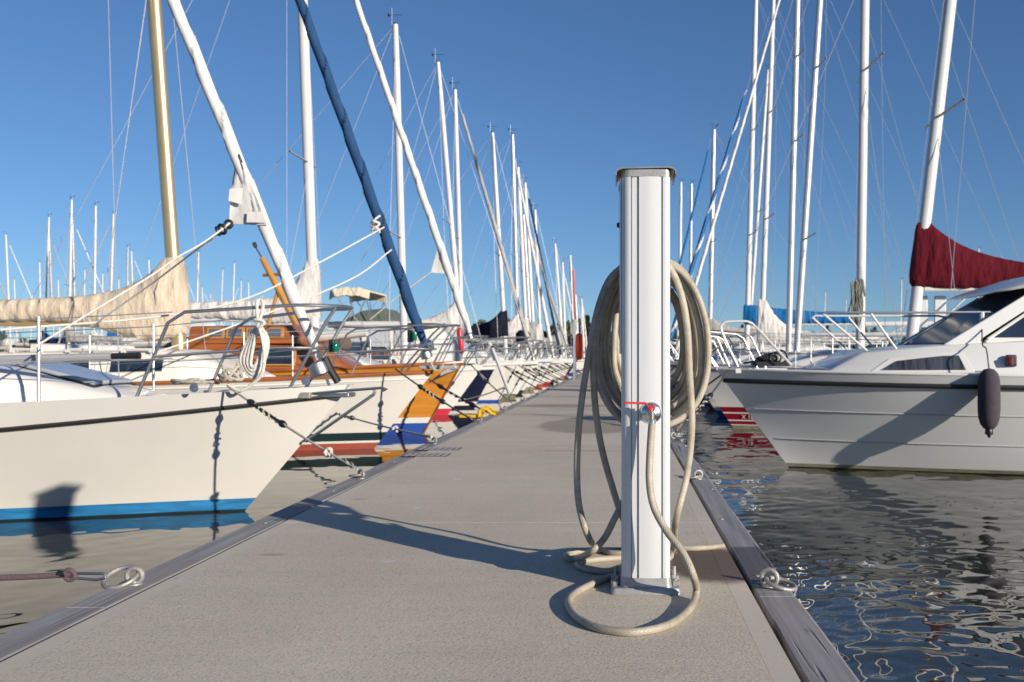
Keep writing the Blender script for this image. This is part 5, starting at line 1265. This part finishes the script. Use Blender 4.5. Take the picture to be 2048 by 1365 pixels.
ml = [(22.8, 'navy-hulled boat'), (25.9, 'cream motor cruiser'), (28.2, 'first boat beyond the cruiser'), (31.2, 'second boat beyond the cruiser'), (34.4, 'third boat beyond the cruiser'), (38, 'fourth boat beyond the cruiser'), (41.5, 'fifth boat beyond the cruiser'), (45, 'sixth boat beyond the cruiser')]
for Y, nm in ml:
    mooring((-2.75, Y - .12, 1.0), (-1.75, Y - 1.5, bt + .03), 'dark bow line, the nearer of two from the %s' % nm, r=.012, chain=False, sag=.03)
    mooring((-2.75, Y + .12, 1.0), (-1.75, Y + 1.4, bt + .03), 'dark bow line, the farther of two from the %s' % nm, r=.012, chain=False, sag=.03)
mooring(P(1456, 741, 10.55), (.555, 9.33, bt + .06), 'black bow line with rubber snubber from the pale motor boat to the right timber', r=.010, f0=.34, f1=.80, sag=.05)
mooring(P(1440, 752, 10.6), P(1340, 815, 11.9), 'black second bow line of the pale motor boat running behind the hose', r=.010, f0=.5, f1=.9)
for Y, nm in ((16.3, 'red-striped boat'), (19.6, 'boat with the hanging tangle'), (22.6, 'boat with the outward leaning mast'), (25.8, 'boat with the thin white furled sail'), (29.2, 'boat with the pale boom cloth'), (32.4, 'boat with the blue boom cover')):
    mooring((1.35, Y - .1, 1.0), (.57, Y - 1.4, bt + .03), 'dark bow line, the nearer of two from the %s' % nm, r=.012, chain=False)
    mooring((1.35, Y + .1, 1.0), (.57, Y + 1.4, bt + .03), 'dark bow line, the farther of two from the %s' % nm, r=.012, chain=False)
# thin long halyard lines crossing on the left (from the blue sail and forward)
for k, (pl, r_, m_, lab) in enumerate((
        ([P(768, 455, 12.6), P(640, 525, 11.5), P(500, 595, 10.3), P(330, 632, 9), P(0, 660, 7.4)], .010, ropew, 'pale sheet line sloping left from the navy furled sail over the bow rail'),
        ([P(783, 500, 12.7), P(700, 560, 12.3), P(500, 640, 11.3), P(300, 710, 10.4)], .010, ropew, 'second pale sheet line from the navy furled sail, lower on the sail'),
        ([P(862, 545, 19.9), P(800, 590, 19.4), P(740, 640, 19.0)], .012, ropeg, 'pale sheet line from the clew of the second white furled sail'))):
    rope('sheet_line', pl, r_, m_, lab, 'rope', 'jib sheets running aft')
m = MB()
kc = P(755, 455, 12.65)
rope('rope_knot', [kc + Vector((math.cos(i * 1.7) * .055, -.10 + math.sin(i * 1.7) * .05, .05 * math.sin(i * .9) + i * .012 - .08)) for i in range(16)], .014, ropew, 'pale rope knotted round the navy furled sail', 'rope')
# safety ladder
ld_ = empty('dock_ladder', (-1.83, 13.0, DZ)); tag(ld_, 'yellow safety ladder hooked over the left edge of the dock', 'ladder')
for dy in (-.18, .18):
    m = MB(); m.tube([(.16, dy, .01), (.10, dy, .02), (.05, dy, .07), (-.01, dy, .09), (-.06, dy, .06), (-.07, dy, -.1), (-.07, dy, -.9)], .022, 8); m.build('stile', yellow, ld_)
for z in (-.05, -.3, -.55):
    m = MB(); m.tube([(-.07, -.18, z), (-.07, .18, z)], .016, 7); m.build('rung', yellow, ld_)
m = MB(); m.box((-.2, 0, -.02), (.28, .34, .04)); m.build('step', yellow, ld_, bev=.008)
# lifebuoy post
lp_ = empty('lifebuoy_post', (-1.47, 31.2, DZ)); tag(lp_, 'slim grey post with a red upper pole and orange rescue case far along the dock', 'post')
MB().box((0, 0, 1.0), (.10, .10, 2.0)).build('post', alu, lp_, bev=.01)
MB().tube([(.03, 0, 1.9), (-.04, 0, 3.65)], .035, 8).build('red_pole', redb, lp_)
MB().tube([(-.06, 0, 1.9), (-.14, 0, 4.1)], .028, 8).build('grey_pole', greym, lp_)
MB().tube([(.15, -.03, .66), (.15, -.03, .72), (.15, -.03, 1.1), (.15, -.03, 1.48), (.15, -.03, 1.54)], [.05, .11, .13, .11, .05], 10, flat=.6).build('lifebuoy_case', orange, lp_)
